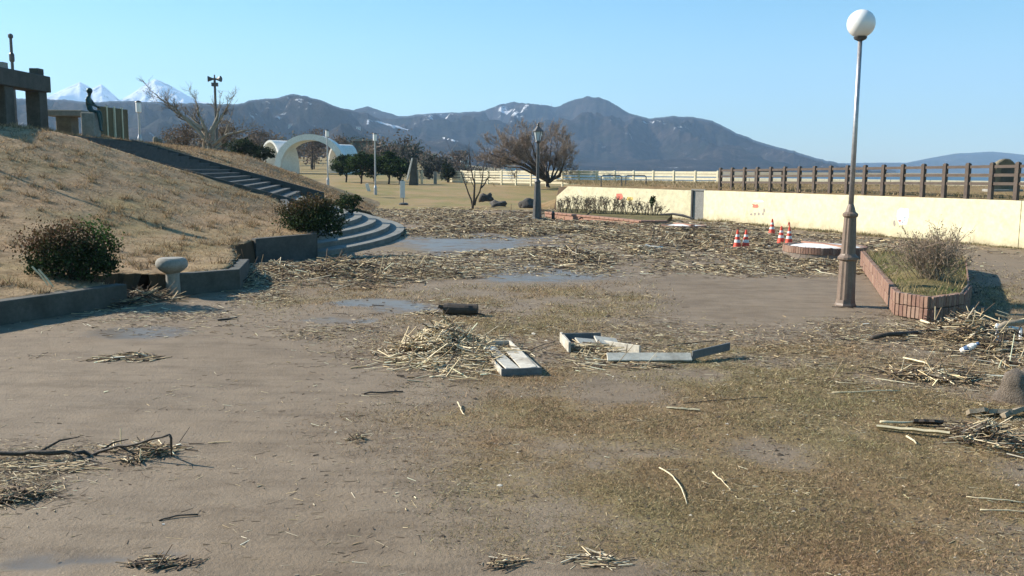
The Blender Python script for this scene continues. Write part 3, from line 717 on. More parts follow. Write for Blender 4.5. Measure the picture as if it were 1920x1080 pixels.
# cream guard fence far behind
ca = at(842, 348, 104); cb = at(1345, 350, 76)
ca[2] = 1.30; cb[2] = 1.45
k_ = 16; posts = [tuple(ca + (cb - ca) * i / k_) for i in range(k_ + 1)]
posts = [(x, y, z - .25) for x, y, z in posts]
rail_fence('guard_fence', 'cream horizontal rail guard fence beyond the big bare tree', posts, 1.5, .16, (.30, .58, .86, 1.14, 1.38), 'creamfence', (.05, .19))
# low cream wall on the bank
lw0 = at(1347, 345, 74); lw1 = at(1990, 350, 60)
def low_wall():
    a = np.array([lw0[0], lw0[1], 1.35]); b = np.array([lw1[0], lw1[1], 1.55]); d = b - a; L = np.linalg.norm(d[:2])
    o = thing('seawall', 'low cream coping wall seen through the brown fence', 'wall', a, math.atan2(d[1], d[0]))
    n = 9
    for i in range(n):
        MB().box(((i + .5) * L / n, 0, .42), (L / n - .03, .3, .84), 0).build('wall_panel', M['creamfence'], o, bevel=.02)
low_wall()

# ------------------------------------------------------------------ lamps
def globe_lamp():
    p = G(1585, 573); Y = p[1]
    o = thing('globe_lamp', 'tall lamp post with white globe and ribbed brown base beside the brick planter', 'street lamp', (p[0], p[1], ground_z([p[0]], [p[1]])[0] - .02))
    MB().lathe((0, 0, 0), [(.215, 0), (.215, .05), (.195, .09), (.185, .16)], 8, .2).build('foot', M['brown_metal'], o)
    lower = MB()
    prof = []
    n = 24; V = []; F = []
    for z, r in ((.16, .178), (.96, .160)):
        for i in range(n):
            rr = r * (1.0 if i % 3 else .91); a = 2 * math.pi * i / n; V.append((rr * math.cos(a), rr * math.sin(a), z))
    F = [(i, (i + 1) % n, n + (i + 1) % n, n + i) for i in range(n)] + [tuple(range(n, 2 * n))]
    lower.add(V, F); lower.build('lower_shaft', M['brown_metal'], o)
    MB().lathe((0, 0, .955), [(.165, 0), (.20, .03), (.20, .07), (.16, .11), (.145, .14)], 16).build('ring', M['brown_metal'], o)
    V = []
    for z, r in ((1.08, .146), (1.84, .118)):
        for i in range(n):
            rr = r * (1.0 if i % 3 else .9); a = 2 * math.pi * i / n; V.append((rr * math.cos(a), rr * math.sin(a), z))
    m = MB(); m.add(V, F); m.build('upper_shaft', M['brown_metal'], o)
    MB().lathe((0, 0, 1.83), [(.13, 0), (.15, .03), (.15, .07), (.10, .11), (.075, .2), (.055, .26)], 16).build('collar', M['brown_metal'], o)
    top = at(1612, 72, Y)[2]
    MB().lathe((0, 0, 2.08), [(.052, 0), (.047, 1.5), (.042, top - 2.08)], 14).build('pole', M['steel'], o, smooth=True)
    MB().lathe((0, 0, top - .02), [(.05, 0), (.11, .03), (.13, .07), (.10, .10)], 16).build('globe_holder', M['dark_metal'], o)
    g = [(.27 * math.sin(a), .27 - .27 * math.cos(a)) for a in np.linspace(.25, math.pi - .01, 18)]
    MB().lathe((0, 0, top + .04), g, 28).build('globe', M['opal'], o, smooth=True)
globe_lamp()
def lantern_lamp():
    p = G(1007, 413); o = thing('lantern_lamp', 'grey lamp post with old style lantern beside the big bare tree', 'street lamp', (p[0], p[1], -.02))
    H = at(1010, 268, p[1])[2]
    MB().lathe((0, 0, 0), [(.30, 0), (.30, .10), (.26, .14), (.25, .2), (.15, 2.0), (.17, 2.03), (.17, 2.10), (.11, 2.2)], 12).build('base', M['dark_metal'], o)
    MB().lathe((0, 0, 2.15), [(.085, 0), (.075, 1.0), (.065, H - 2.15)], 12).build('pole', M['dark_metal'], o)
    la = MB().lathe((0, 0, H - .02), [(.06, 0), (.15, .10), (.13, .16)], 6).build('lantern', M['dark_metal'], o)
    MB().lathe((0, 0, H + .14), [(.13, 0), (.25, .48)], 6).build('glass', M['lampglass'], la)
    for i in range(6):
        a = i * math.pi / 3; MB().tube([(.14 * math.cos(a), .14 * math.sin(a), H + .14), (.26 * math.cos(a), .26 * math.sin(a), H + .62)], .016, 4).build('frame_bar', M['dark_metal'], la)
    MB().lathe((0, 0, H + .61), [(.30, 0), (.30, .03), (.17, .16), (.08, .26), (.05, .30), (.07, .34), (.03, .45)], 6).build('roof', M['dark_metal'], la)
lantern_lamp()
def small_lamp(px, pb, pt, D, label):
    a = at(px, pb, D); H = at(px, pt, D)[2] - a[2]
    o = thing('park_lamp', label, 'street lamp', a, 0, 'slim park lamps')
    MB().lathe((0, 0, -.3), [(.14, 0), (.13, .8), (.075, 1.0), (.06, H - .3)], 10).build('pole', M['steel'], o)
    MB().lathe((0, 0, H - .62), [(.12, 0), (.16, .03), (.16, .5), (.10, .58)], 10).build('lamp_head', M['opal'], o, smooth=False)
    MB().lathe((0, 0, H - .05), [(.19, 0), (.17, .04), (.04, .10)], 10).build('cap', M['dark_metal'], o)
small_lamp(704, 363, 250, 76, 'slim grey lamp post in front of the small pruned pines')
small_lamp(615, 347, 244, 86, 'slim lamp post in front of the white arch pavilion')
small_lamp(263, 276, 190, 52, 'slim lamp post at the top of the staircase')

small_lamp(-330, 330, -75, 29.5, 'slim lamp post on the mound left of the picture')
def bollard():
    p = G(326, 553); o = thing('bollard_lamp', 'stout concrete bollard lamp with wide round head at the foot of mound', 'bollard', (p[0], p[1], -.05))
    MB().lathe((0, 0, 0), [(.155, 0), (.15, .3), (.145, .52), (.16, .56)], 20).build('post', M['concrete'], o, smooth=True)
    hd = MB().lathe((-.02, 0, .52), [(.15, 0), (.24, .06), (.315, .13), (.33, .18), (.32, .25), (.285, .30), (.27, .31)], 24).build('head', M['concrete'], o, smooth=True)
    MB().lathe((-.02, 0, .825), [(.25, 0), (.24, .018), (.10, .03)], 24).build('lid', M['concrete'], hd)
bollard()
def thin_pole(name, label, cat, px, pb, pt, D, r):
    a = at(px, pb, D); a[2] = min(a[2], surf(a[0], a[1])) if a[1] < 78 else a[2]
    H = at(px, pt, D)[2] - a[2]
    o = thing(name, label, cat, a); MB().lathe((0, 0, -.2), [(r, 0), (r * .7, H + .2)], 8).build('pole', M['dark_metal'], o); return o, H
o, H = thin_pole('utility_pole', 'thin dark pole rising behind the concrete portico', 'pole', 31, 250, 70, 62, .13)
MB().lathe((0, 0, H - 1.6), [(.13, 0), (.17, .1), (.17, .5), (.10, .6)], 8).build('sleeve', M['dark_metal'], o)
MB().lathe((0, 0, H - .1), [(.05, 0), (.16, .08), (.16, .26), (.05, .34)], 8).build('tip', M['dark_metal'], o)
o, H = thin_pole('speaker_pole', 'loudspeaker pole standing behind the pale bare tree', 'pole', 407, 285, 146, 78, .14)
for s_ in (-1, 1):
    q = MB().tube([(s_ * .1, 0, H - .1), (s_ * .35, -.05, H - .1), (s_ * .55, -.1, H - .1)], [.07, .16, .26], 10).build('horn', M['dark_metal'], o)
MB().box((0, 0, H - .55), (.5, .3, .3)).build('junction_box', M['dark_metal'], o)
MB().tube([(0, 0, H - .2), (0, 0, H + .25)], .06, 6).build('finial', M['dark_metal'], o)

# ------------------------------------------------------------------ traffic cones
def cone(px, pb, label, h=.70, tilt=0.0):
    p = G(px, pb); z = ground_z([p[0]], [p[1]])[0]
    o = thing('traffic_cone', label, 'traffic cone', (p[0], p[1], z), random.uniform(0, 1.5), 'orange traffic cones by the wall')
    o.rotation_euler = (tilt, 0, o.rotation_euler.z)
    MB().box((0, 0, .02), (.38, .38, .045)).build('base', M['black'], o, bevel=.01)
    def r(z): return .15 - (.15 - .028) * (z - .04) / (h - .04)
    b = MB().lathe((0, 0, 0), [(r(z) + .0, z) for z in (.04, .2, .4, h)], 18).build('cone_body', M['orange'], o, smooth=False)
    for za, zb in ((.26, .36), (.46, .54)):
        MB().lathe((0, 0, 0), [(r(za) + .003, za), (r(zb) + .003, zb)], 18).build('reflective_band', M['plastic'], o)
    return o
cone(1382, 468, 'left cone of the nearer pair, in front of the litter')
cone(1398, 468, 'right cone of the nearer pair, in front of the litter')
cone(1447, 441, 'lone cone standing farthest back against the cream wall')
cone(1464, 458, 'left cone of the pair beside the round brick ring')
o = cone(1479, 460, 'cone with an orange bent rod on top beside the brick ring')
MB().tube([(0, 0, .68), (-.02, 0, .80), (-.10, 0, .86), (-.2, 0, .84), (-.24, 0, .76)], .022, 6).build('bent_rod', M['orange'], o)

# ------------------------------------------------------------------ brick planters
BRK = [MB().box((0, 0, 0), (.082, .12, .215)).mesh('brick', mottled('brick_%d' % i, a, b, 14, .85, .5, .004, world=True), bevel=.008)
       for i, (a, b) in enumerate([((.20, .115, .082), (.29, .18, .13)), ((.17, .095, .068), (.25, .145, .105)), ((.17, .09, .068), (.24, .14, .105)), ((.24, .15, .11), (.32, .215, .16))])]
def brick_run(parent, a, b, z0, courses, off0, lean=0.0):
    a = np.array(a, float); b = np.array(b, float); L = np.linalg.norm(b - a); n = max(1, int(round(L / .09))); d = (b - a) / L; rz = math.atan2(d[1], d[0])
    for c in range(courses):
        for i in range(n):
            p = a + d * (i + .5) * L / n
            q = link('brick', random.choice(BRK), parent, (p[0] - off0[0] + random.gauss(0, .003), p[1] - off0[1] + random.gauss(0, .003), z0 + .112 + c * .228 + random.gauss(0, .004)))
            q.rotation_euler = (random.gauss(0, .012), random.gauss(0, .015), rz + random.gauss(0, .012)); q.scale.x = L / n / .09
def planter_big():
    poly = [G(1616, 500)[:2], G(1681, 592)[:2], G(1742, 603)[:2], G(1800, 594)[:2]]
    rgt = [np.array([9.35, 18.4]), np.array([12.3, 24.5]), np.array([12.2, 26.6])]
    poly = [np.array(p) for p in poly] + rgt
    c = sum(poly) / len(poly)
    o = thing('brick_planter', 'pointed brick planter bed holding the bare twiggy shrub', 'planter', (c[0], c[1], 0))
    ins = [p + (c - p) / np.linalg.norm(c - p) * .10 for p in poly]
    k = len(poly)
    m = MB()
    for i in range(k):
        a, b = poly[i], poly[(i + 1) % k]; a2, b2 = ins[i], ins[(i + 1) % k]
        q = [a + (a2 - a) * .25, b + (b2 - b) * .25, b2, a2]; m.prism([x - c for x in q], -.3, .45)
    m.build('mortar_core', M['mortar'], o)
    rim = MB()
    for i in range(k):
        a, b = poly[i] + (ins[i] - poly[i]) * .3, poly[(i + 1) % k] + (ins[(i + 1) % k] - poly[(i + 1) % k]) * .3
        if i < 4: brick_run(o, a, b, .005 if i < 3 else -.02, 2, c)
        else: rim.prism([x - c for x in (poly[i], poly[(i + 1) % k], ins[(i + 1) % k], ins[i])], -.2, .455)
    rim.build('brick_rim', M['brick'], o)
    # the turf inside
    n = 26; V = []; F = []; top = []
    fine = []
    for i in range(k):
        a, b = ins[i], ins[(i + 1) % k]
        for j in range(8): fine.append(a + (b - a) * j / 8)
    K = len(fine); rings = 7
    for r_ in range(rings):
        f = r_ / (rings - 1) * .98
        for p in fine:
            q = p + (c - p) * f - c; zz = .38 + .16 * math.sin(f * 1.57) + .05 * (vnoise(q[0], q[1], 2.2) - .5); V.append((q[0], q[1], float(zz)))
    for r_ in range(rings - 1):
        for i in range(K): F.append((r_ * K + i, r_ * K + (i + 1) % K, (r_ + 1) * K + (i + 1) % K, (r_ + 1) * K + i))
    F.append(tuple((rings - 1) * K + i for i in range(K)))
    m = MB(); m.add(V, F); m.build('turf', M['plantsoil'], o, smooth=True)
    return o, c, ins
PB, PBC, PBI = planter_big()
def ring_planter(label, px, pb, rad, h, D=None):
    p = G(px, pb); c = np.array([p[0], p[1] + rad])
    o = thing('round_planter', label, 'planter', (c[0], c[1], 0), 0, 'round brick rings')
    n = int(2 * math.pi * rad / .09)
    m = MB(); N_ = 40; V = []
    for z in (-.2, h - .015):
        for r_ in (rad - .02, rad - .2):
            V += [(r_ * math.cos(2 * math.pi * i / N_), r_ * math.sin(2 * math.pi * i / N_), z) for i in range(N_)]
    F = []
    for i in range(N_):
        j = (i + 1) % N_; F += [(i, j, 2 * N_ + j, 2 * N_ + i), (N_ + i, 3 * N_ + i, 3 * N_ + j, N_ + j), (2 * N_ + i, 2 * N_ + j, 3 * N_ + j, 3 * N_ + i)]
    m.add(V, F); m.build('mortar_core', M['mortar'], o)
    for i in range(n):
        a = 2 * math.pi * i / n
        q = link('brick', random.choice(BRK), o, ((rad - .06) * math.cos(a), (rad - .06) * math.sin(a), h - .107 + random.gauss(0, .004))); q.rotation_euler = (random.gauss(0, .015), 0, a + math.pi / 2)
    MB().lathe((0, 0, h - .14), [(rad - .19, 0), (rad - .22, .10), (rad - .5, .15), (.1, .18)], 32).build('pale_lid', M['white'], o)
    MB().box((0, 0, h + .035), (.22, 2 * (rad - .24), .05), .35).build('divider', M['brick'], o)
    return o
ring_planter('round brick ring with pale lid behind the globe lamp', 1572, 488, 1.30, .36)
ring_planter('small round brick ring with pale lid near the grey door', 1290, 437, 1.0, .30)
def long_planter():
    P = [G(1022, 409), G(1100, 417), G(1200, 428), G(1252, 428)]; P = [p[:2] for p in P]
    back = [np.array([9.0, 50.4]), np.array([3.2, 58.2])]
    poly = P + back; c = sum(poly) / len(poly)
    o = thing('brick_bed', 'long low brick bed with clipped bare hedge before the cream wall', 'planter', (c[0], c[1], 0))
    m = MB()
    for a, b in zip(P[:-1], P[1:]):
        d = (b - a) / np.linalg.norm(b - a); n_ = np.array([-d[1], d[0]])
        m.prism([a - c, b + d * .02 - c, b + d * .02 + n_ * .3 - c, a + n_ * .3 - c], -.2, .26)
    m.build('bed_wall', M['brick'], o)
    for a, b in zip(P[:-1], P[1:]):
        d = (b - a); L = np.linalg.norm(d); d /= L; n_ = np.array([-d[1], d[0]]); k = int(L / .45); rz = math.atan2(d[1], d[0])
        me = MB().box((0, 0, 0), (L / k - .02, .38, .10)).mesh('coping_brick', M['brick'], bevel=.012)
        for i in range(k):
            p = a + d * (i + .5) * L / k + n_ * .14 - c; q = link('coping_brick', me, o, (p[0], p[1], .312 + random.gauss(0, .004))); q.rotation_euler.z = rz
    pin = [p + (c - p) * .04 for p in poly]
    MB().prism([p - c for p in pin], .02, .30).build('soil', M['plantsoil'], o)
    return o
long_planter()

# ------------------------------------------------------------------ portico, statue and things on the mound
def portico():
    bz = 4.15; x0, y0 = at(98, 200, 44)[0], 44.0
    o = thing('concrete_portico', 'dark concrete portico on top of the mound at the left edge', 'portico', (x0, y0, bz))
    zb = at(97, 174, 44)[2] - bz; zt = at(97, 144, 44)[2] - bz
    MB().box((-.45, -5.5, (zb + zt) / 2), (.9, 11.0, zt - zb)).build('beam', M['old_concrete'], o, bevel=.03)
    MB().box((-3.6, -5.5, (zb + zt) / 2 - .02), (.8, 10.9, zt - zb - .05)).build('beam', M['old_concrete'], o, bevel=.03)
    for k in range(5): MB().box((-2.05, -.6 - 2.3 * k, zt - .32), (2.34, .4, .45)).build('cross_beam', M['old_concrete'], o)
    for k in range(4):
        y = -.55 - 2.9 * k
        for x in (-.45, -3.6): MB().box((x, y, zb / 2 - .2), (.66, .72, zb + .395), bevel if False else 0).build('pillar', M['old_concrete'], o, bevel=.02)
    MB().box((-.4, -.5, zt + .16), (.42, .5, .32)).build('roof_block', M['old_concrete'], o)
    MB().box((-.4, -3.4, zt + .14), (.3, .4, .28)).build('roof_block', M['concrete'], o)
portico()
def slab_table():
    p = at(122, 258, 45); z = surf(p[0], p[1]); s_ = 45 / FPX
    o = thing('stone_table', 'grey stone table slab on a block leg beside the portico', 'table', (p[0], p[1], z))
    MB().box((.15, 0, .42), (.75, .8, .95)).build('leg', M['stone'], o, bevel=.03)
    MB().box((.25, 0, 1.0), (1.75, 1.1, .30)).build('top', M['concrete'], o, bevel=.03)
slab_table()
def statue():
    p = at(172, 263, 44); z = surf(p[0], p[1])
    o = thing('seated_statue', 'dark green bronze statue of a seated figure on a stone block', 'statue', (p[0], p[1], z))
    s_ = 44 / FPX
    MB().box((.0, 0, .50), (.62, .7, 1.25)).build('pedestal', M['concrete'], o, bevel=.03)
    hz = 1.18
    # joints: pelvis, spine, chest, neck, head, knees, feet, arms
    V = [(-.05, 0, hz + .02), (-.08, 0, hz + .28), (-.07, 0, hz + .55), (-.02, 0, hz + .74), (.03, -.02, hz + .90), (.05, -.02, hz + 1.02),
         (.10, -.12, hz - .02), (.42, -.14, hz + .0), (.50, -.14, hz - .48), (.56, -.22, hz - .88), (.66, -.28, hz - .92),
         (.10, .12, hz - .02), (.40, .16, hz + .02), (.44, .18, hz - .46), (.40, .18, hz - .86), (.50, .2, hz - .91),
         (-.06, -.22, hz + .58), (.12, -.28, hz + .34), (.34, -.20, hz + .26), (.44, -.16, hz + .24),
         (-.06, .22, hz + .58), (.10, .28, hz + .32), (.34, .18, hz + .20), (.44, .14, hz + .18)]
    E = [(0, 1), (1, 2), (2, 3), (3, 4), (4, 5), (0, 6), (6, 7), (7, 8), (8, 9), (9, 10), (0, 11), (11, 12), (12, 13), (13, 14), (14, 15), (2, 16), (16, 17), (17, 18), (18, 19), (2, 20), (20, 21), (21, 22), (22, 23)]
    Rr = [.17, .14, .16, .06, .115, .10, .11, .085, .07, .045, .04, .11, .085, .07, .045, .04, .075, .055, .042, .035, .075, .055, .042, .035]
    me = bpy.data.meshes.new('figure'); me.from_pydata(V, E, []); me.materials.append(M['bronze'])
    b = link('figure', me, o); sk = b.modifiers.new('skin', 'SKIN'); sb = b.modifiers.new('sub', 'SUBSURF'); sb.levels = 1; sb.render_levels = 1
    for i, r_ in enumerate(Rr): me.skin_vertices[0].data[i].radius = (r_, r_)
    me.skin_vertices[0].data[0].use_root = True
    sk.use_smooth_shade = True
    MB().lathe((.02, -.02, hz + .84), [(.06, 0), (.125, .06), (.14, .14), (.12, .22), (.06, .27)], 12).build('hair', M['bronze'], b, smooth=True)
statue()
def panels():
    a = at(186, 262, 47); b = at(243, 268, 50); d = (b - a)[:2]; L = np.linalg.norm(d); z = surf(a[0], a[1])
    o = thing('panel_screen', 'ochre panel screen standing behind the statue', 'screen', (a[0], a[1], z - .3), math.atan2(d[1], d[0]))
    n = 4
    for i in range(n):
        MB().box(((i + .5) * L / n, (i % 2) * .06, .95), (L / n - .05, .10, 1.9)).build('panel', M['ochre'], o, bevel=.01)
        if i < n - 1: MB().box(((i + 1) * L / n, -.04, .98), (.09, .09, 1.96)).build('post', M['creamfence'], o)
panels()
def low_monument(px, pb, pt, D, w_, label):
    p = at(px, pb, D); H = at(px, pt, D)[2] - p[2]
    o = tag(MB().lathe((0, 0, -.5), [(w_, 0), (w_ * .95, .5 + H * .7), (w_ * .75, .5 + H * .92), (w_ * .3, .5 + H)], 6, .3).build('stone_post', M['stone'], None, bevel=.02, loc=tuple(p)), label, 'stone post')
low_monument(292, 275, 256, 56, .18, 'short stone post left of the pale bare tree')
low_monument(301, 277, 262, 56, .16, 'shorter stone post nearest the pale bare tree')
def boulder(name, label, px, pb, D, sx, sz, mat='rock', cat='rock', seed=0, z=None):
    p = at(px, pb, D) if D else G(px, pb)
    if z is not None: p[2] = z
    bm = bmesh.new(); bmesh.ops.create_icosphere(bm, subdivisions=3, radius=1.0)
    for v in bm.verts:
        f = 1 + .75 * (float(vnoise(v.co.x * 1.4 + seed, v.co.y * 1.4 + v.co.z, 1.3, seed)) - .5) + .42 * (float(vnoise(v.co.x * 4 + v.co.z * 3, v.co.y * 4, 1.0, seed + 3)) - .5)
        v.co = Vector((v.co.x * sx * f, v.co.y * sx * .8 * f, max(v.co.z, -.35) * sz * f))
    me = bpy.data.meshes.new(name); bm.to_mesh(me); bm.free(); me.materials.append(M[mat])
    for q in me.polygons: q.use_smooth = True
    return tag(link(name, me, None, tuple(p)), label, cat)
boulder('rock', 'pointed dark rock right of the small three stemmed tree', 912, 374, 64, .42, .42, seed=1)
boulder('rock', 'low dark rock in front of the grass slope', 936, 384, 60, .55, .30, seed=2)
boulder('rock', 'dark rock nearest the lantern lamp post', 992, 385, 57, .62, .38, seed=3)
def big_monument():
    p = at(1880, 350, 40)
    p[2] = 1.9
    o = thing('stone_monument', 'rounded upright stone monument behind the brown fence', 'monument', p)
    V = []; F = []; n = 14
    prof = [(-.5, 0), (-.56, .5), (-.52, .95), (-.38, 1.28), (-.12, 1.45), (.14, 1.44), (.38, 1.25), (.52, .9), (.55, .45), (.5, 0)]
    k = len(prof); m = MB(); m.add([(x, -.2, z) for x, z in prof] + [(x * .96, .22, z * .98) for x, z in prof], [tuple(range(k)), tuple(range(2 * k - 1, k - 1, -1))] + [(i, i + k, (i + 1) % k + k, (i + 1) % k) for i in range(k)])
    m.build('stone', M['stone'], o, bevel=.05)
    MB().box((0, 0, .0), (1.4, .8, .24)).build('plinth', M['concrete'], o, bevel=.02)
    MB().box((.05, -.205, .75), (.52, .03, .62)).build('plaque', M['old_concrete'], o)
big_monument()
def tall_stone():
    p = at(770, 347, 92); H = at(775, 296, 92)[2] - p[2]
    o = thing('slab_monument', 'tall dark slanted stone slab with pale edge behind the white sign', 'monument', p)
    m = MB(); m.add([(-.25, -.3, -.4), (.75, -.3, -.4), (.75, .3, -.4), (-.25, .3, -.4), (.22, -.25, H), (.62, -.25, H), (.62, .25, H), (.22, .25, H)], [(0, 3, 2, 1), (4, 5, 6, 7), (0, 1, 5, 4), (1, 2, 6, 5), (2, 3, 7, 6), (3, 0, 4, 7)])
    m.build('slab', M['old_concrete'], o, bevel=.04)
    m = MB(); m.tube([(-.32, -.32, .5), (-.05, -.32, 1.6), (.2, -.28, H - .05)], [.10, .12, .09], 5); m.build('pale_edge', M['plaster'], o)
tall_stone()
def white_sign():
    p = at(755, 383, 66); H = at(755, 336, 66)[2] - p[2]
    z = surf(p[0], p[1]); o = thing('white_sign', 'narrow white upright sign on a weighted stand', 'sign', (p[0], p[1], z))
    MB().lathe((.06, 0, 0), [(.34, 0), (.34, .10), (.22, .16)], 12).build('stand', M['dark_metal'], o)
    MB().tube([(.06, 0, .1), (.06, 0, H)], .03, 6).build('pole', M['dark_metal'], o)
    MB().box((0, -.05, H * .62), (.36, .05, H * .66)).build('board', M['plastic'], o, bevel=.01)
    MB().box((0, -.02, H * .98), (.2, .04, .12)).build('top_plate', M['concrete'], o)
white_sign()
p = at(690, 361, 80); o = thing('leaning_board', 'small white board leaning by the slim lamp post', 'board', p)
MB().box((0, 0, .38), (.30, .05, .82), 0, .1, -.28).build('board', M['plastic'], o, bevel=.01)
MB().tube([(.1, .25, 0), (.04, .02, .6)], .02, 5).build('prop', M['dark_metal'], o)
def post_row(px, pb, pt, D, label, mat='creamfence', w_=.28):
    p = at(px, pb, D); H = at(px, pt, D)[2] - p[2]
    o = MB().box((0, 0, H / 2 - .2), (w_, w_, H + .4)).build('gate_post', M[mat], None, bevel=.02, loc=tuple(p)); tag(o, label, 'post')
post_row(783, 345, 318, 98, 'cream post right behind the dark slanted slab', w_=.24)
post_row(791, 345, 320, 98, 'second cream post right of the dark slanted slab', w_=.24)
post_row(816, 346, 322, 98, 'grey post beside the dark evergreen shrub', 'concrete', .34)

# ------------------------------------------------------------------ white arch pavilion
def arches():
    p = at(575, 326, 128); p[2] = 1.8; s_ = 128 / FPX
    o = thing('arch_pavilion', 'white pavilion of crossing barrel vault arches beyond the mound', 'pavilion', p)
    def vault(cx, cy, w_, h, depth, rz, th, name):
        # parabolic barrel with thickness, axis along local y
        n = 20; V = []; F = []
        for j, y in enumerate((-depth / 2, depth / 2)):
            for i in range(n + 1):
                a = math.pi * i / n; x = -math.cos(a) * w_ / 2; z = math.sin(a) ** .8 * h; V.append((x, y, z))
            for i in range(n + 1):
                a = math.pi * i / n; x = -math.cos(a) * (w_ / 2 - th); z = math.sin(a) ** .8 * (h - th); V.append((x, y, z))
        q = n + 1
        for i in range(n):
            F += [(i, i + 1, 2 * q + i + 1, 2 * q + i), (q + i, 3 * q + i, 3 * q + i + 1, q + i + 1), (i, q + i, q + i + 1, i + 1), (2 * q + i, 2 * q + i + 1, 3 * q + i + 1, 3 * q + i)]
        F += [(0, 2 * q, 3 * q, q), (n, q + n, 3 * q + n, 2 * q + n)]
        m = MB(); mt = Matrix.Translation((cx, cy, 0)) @ Matrix.Rotation(rz, 4, 'Z'); m.add([mt @ Vector(v) for v in V], F)
        m.build(name, M['white'], o, smooth=False)
    vault(.9, 0, 9.8, 5.5, 5.0, .06, .8, 'main_vault')
    vault(-4.0, 1.0, 4.4, 4.7, 3.4, -.62, .3, 'side_vault')
    vault(4.4, 4.2, 3.6, 4.3, 3.0, -.6, .3, 'side_vault')
    MB().box((.5, .5, -.15), (13, 7, .3)).build('floor_slab', M['concrete'], o)
arches()
# hoops and bench on the bank
def hoop(px0, px1, label):
    a = at(px0, 351, 58); b = at(px1, 352, 57.5); z = 1.72; H = at(px0, 328, 58)[2] - z
    o = thing('metal_hoop', label, 'barrier', (a[0], a[1], z)); d = b - a
    MB().tube([(0, 0, -.3), (0, 0, H - .12), (d[0] * .08, d[1] * .08, H - .02), (d[0] * .92, d[1] * .92, H - .02), (d[0], d[1], H - .12), (d[0], d[1], -.3)], .035, 8).build('hoop_bar', M['dark_metal'], o)
    MB().lathe((0, 0, -.02), [(.08, 0), (.06, .04)], 8).build('foot_plate', M['dark_metal'], o); MB().lathe((d[0], d[1], -.02), [(.08, 0), (.06, .04)], 8).build('foot_plate', M['dark_metal'], o)
hoop(1127, 1165, 'left dark metal hoop barrier on the bank'); hoop(1173, 1211, 'right dark metal hoop barrier on the bank')
def dark_frame():
    a = at(1418, 358, 52); z = 1.78; o = thing('dark_bench', 'dark bench frame behind the brown fence', 'bench', (a[0], a[1], z), -.1)
    for x in (0, 1.5):
        for y in (0, .5): MB().box((x, y, .45), (.09, .09, .95)).build('leg', M['fence'], o)
    for y in (-.02, .25, .52): MB().box((.75, y, .95), (1.75, .22, .07)).build('slat', M['fence'], o)
dark_frame()

# ------------------------------------------------------------------ background buildings
def house(px, pb, pt, wpx, D, label, roof_h=.35, wall='plaster', depth=7):
    p = at(px, pb, D) if D else HILL_HIT(px, pb)
    D = p[1]; H = at(px, pt, D)[2] - at(px, pb, D)[2]; W_ = wpx * D / FPX
    o = thing('house', label, 'house', p, random.uniform(-.2, .2)); hw = H * (1 - roof_h)
    zb = -4.0 if D > 900 else min(-1.0, 1.5 - p[2]); MB().box((0, depth / 2, (hw + zb) / 2), (W_, depth, hw - zb)).build('wall', M[wall], o)
    m = MB(); e = .5
    m.add([(-W_ / 2 - e, -e, hw), (W_ / 2 + e, -e, hw), (W_ / 2 + e, depth + e, hw), (-W_ / 2 - e, depth + e, hw), (-W_ / 2 - e, depth / 2, H), (W_ / 2 + e, depth / 2, H)], [(0, 1, 5, 4), (2, 3, 4, 5), (0, 4, 3), (1, 2, 5), (0, 3, 2, 1)])
    m.build('roof', M['roof'], o)
    n = max(1, int(W_ / 3))
    for i in range(n):
        MB().box((-W_ / 2 + (i + .5) * W_ / n, -.03, hw * .55), (1.2, .08, 1.1)).build('window', M['window'], o)
    return o
house(810, 297, 284, 16, 420, 'white house under the far ridge right of the pines', .3)
house(838, 300, 290, 9, 450, 'small pale house right of the white house', .3)
house(872, 305, 295, 14, 430, 'low pale house left of the big bare tree', .4)
house(957, 312, 299, 18, 400, 'pale house glimpsed through the big bare tree', .35)
house(548, 250, 244, 10, None, 'small house high on the slope above the white arches', .4)
house(672, 245, 239, 8, None, 'tiny white house on the slope above the slim lamp post', .3)
def glass_hall():
    p = at(662, 300, 210); H = at(662, 264, 210)[2] - p[2]; W_ = 34 * 210 / FPX
    o = thing('glass_building', 'grey green glazed building behind the white arches', 'building', p)
    MB().box((W_ / 2, 4, H / 2 - 1.5), (W_, 8, H + 3)).build('wall', M['old_concrete'], o)
    for i in range(4): MB().box(((i + .5) * W_ / 4, -.04, H * .62), (W_ / 4 - .3, .1, H * .5)).build('window', M['window'], o)
    MB().box((W_ / 2, 4, H + .2), (W_ + .8, 8.8, .4)).build('roof', M['concrete'], o)
glass_hall()
for px, pt, label in ((1015, 193, 'left radio mast on the saddle of the blue mountain'), (1034, 193, 'right radio mast on the saddle of the blue mountain')):
    a = at(px, 203, 4290); H = at(px, pt, 4290)[2] - a[2]
    o = thing('radio_mast', label, 'mast', a, 0, 'radio masts on the ridge'); MB().tube([(0, 0, -15), (0, 0, H)], [1.1, .5], 5).build('pole', M['steel'], o)
    MB().lathe((0, 0, H * .6), [(1.4, 0), (1.4, 2.5), (.4, 2.6)], 6).build('antenna', M['plaster'], o)
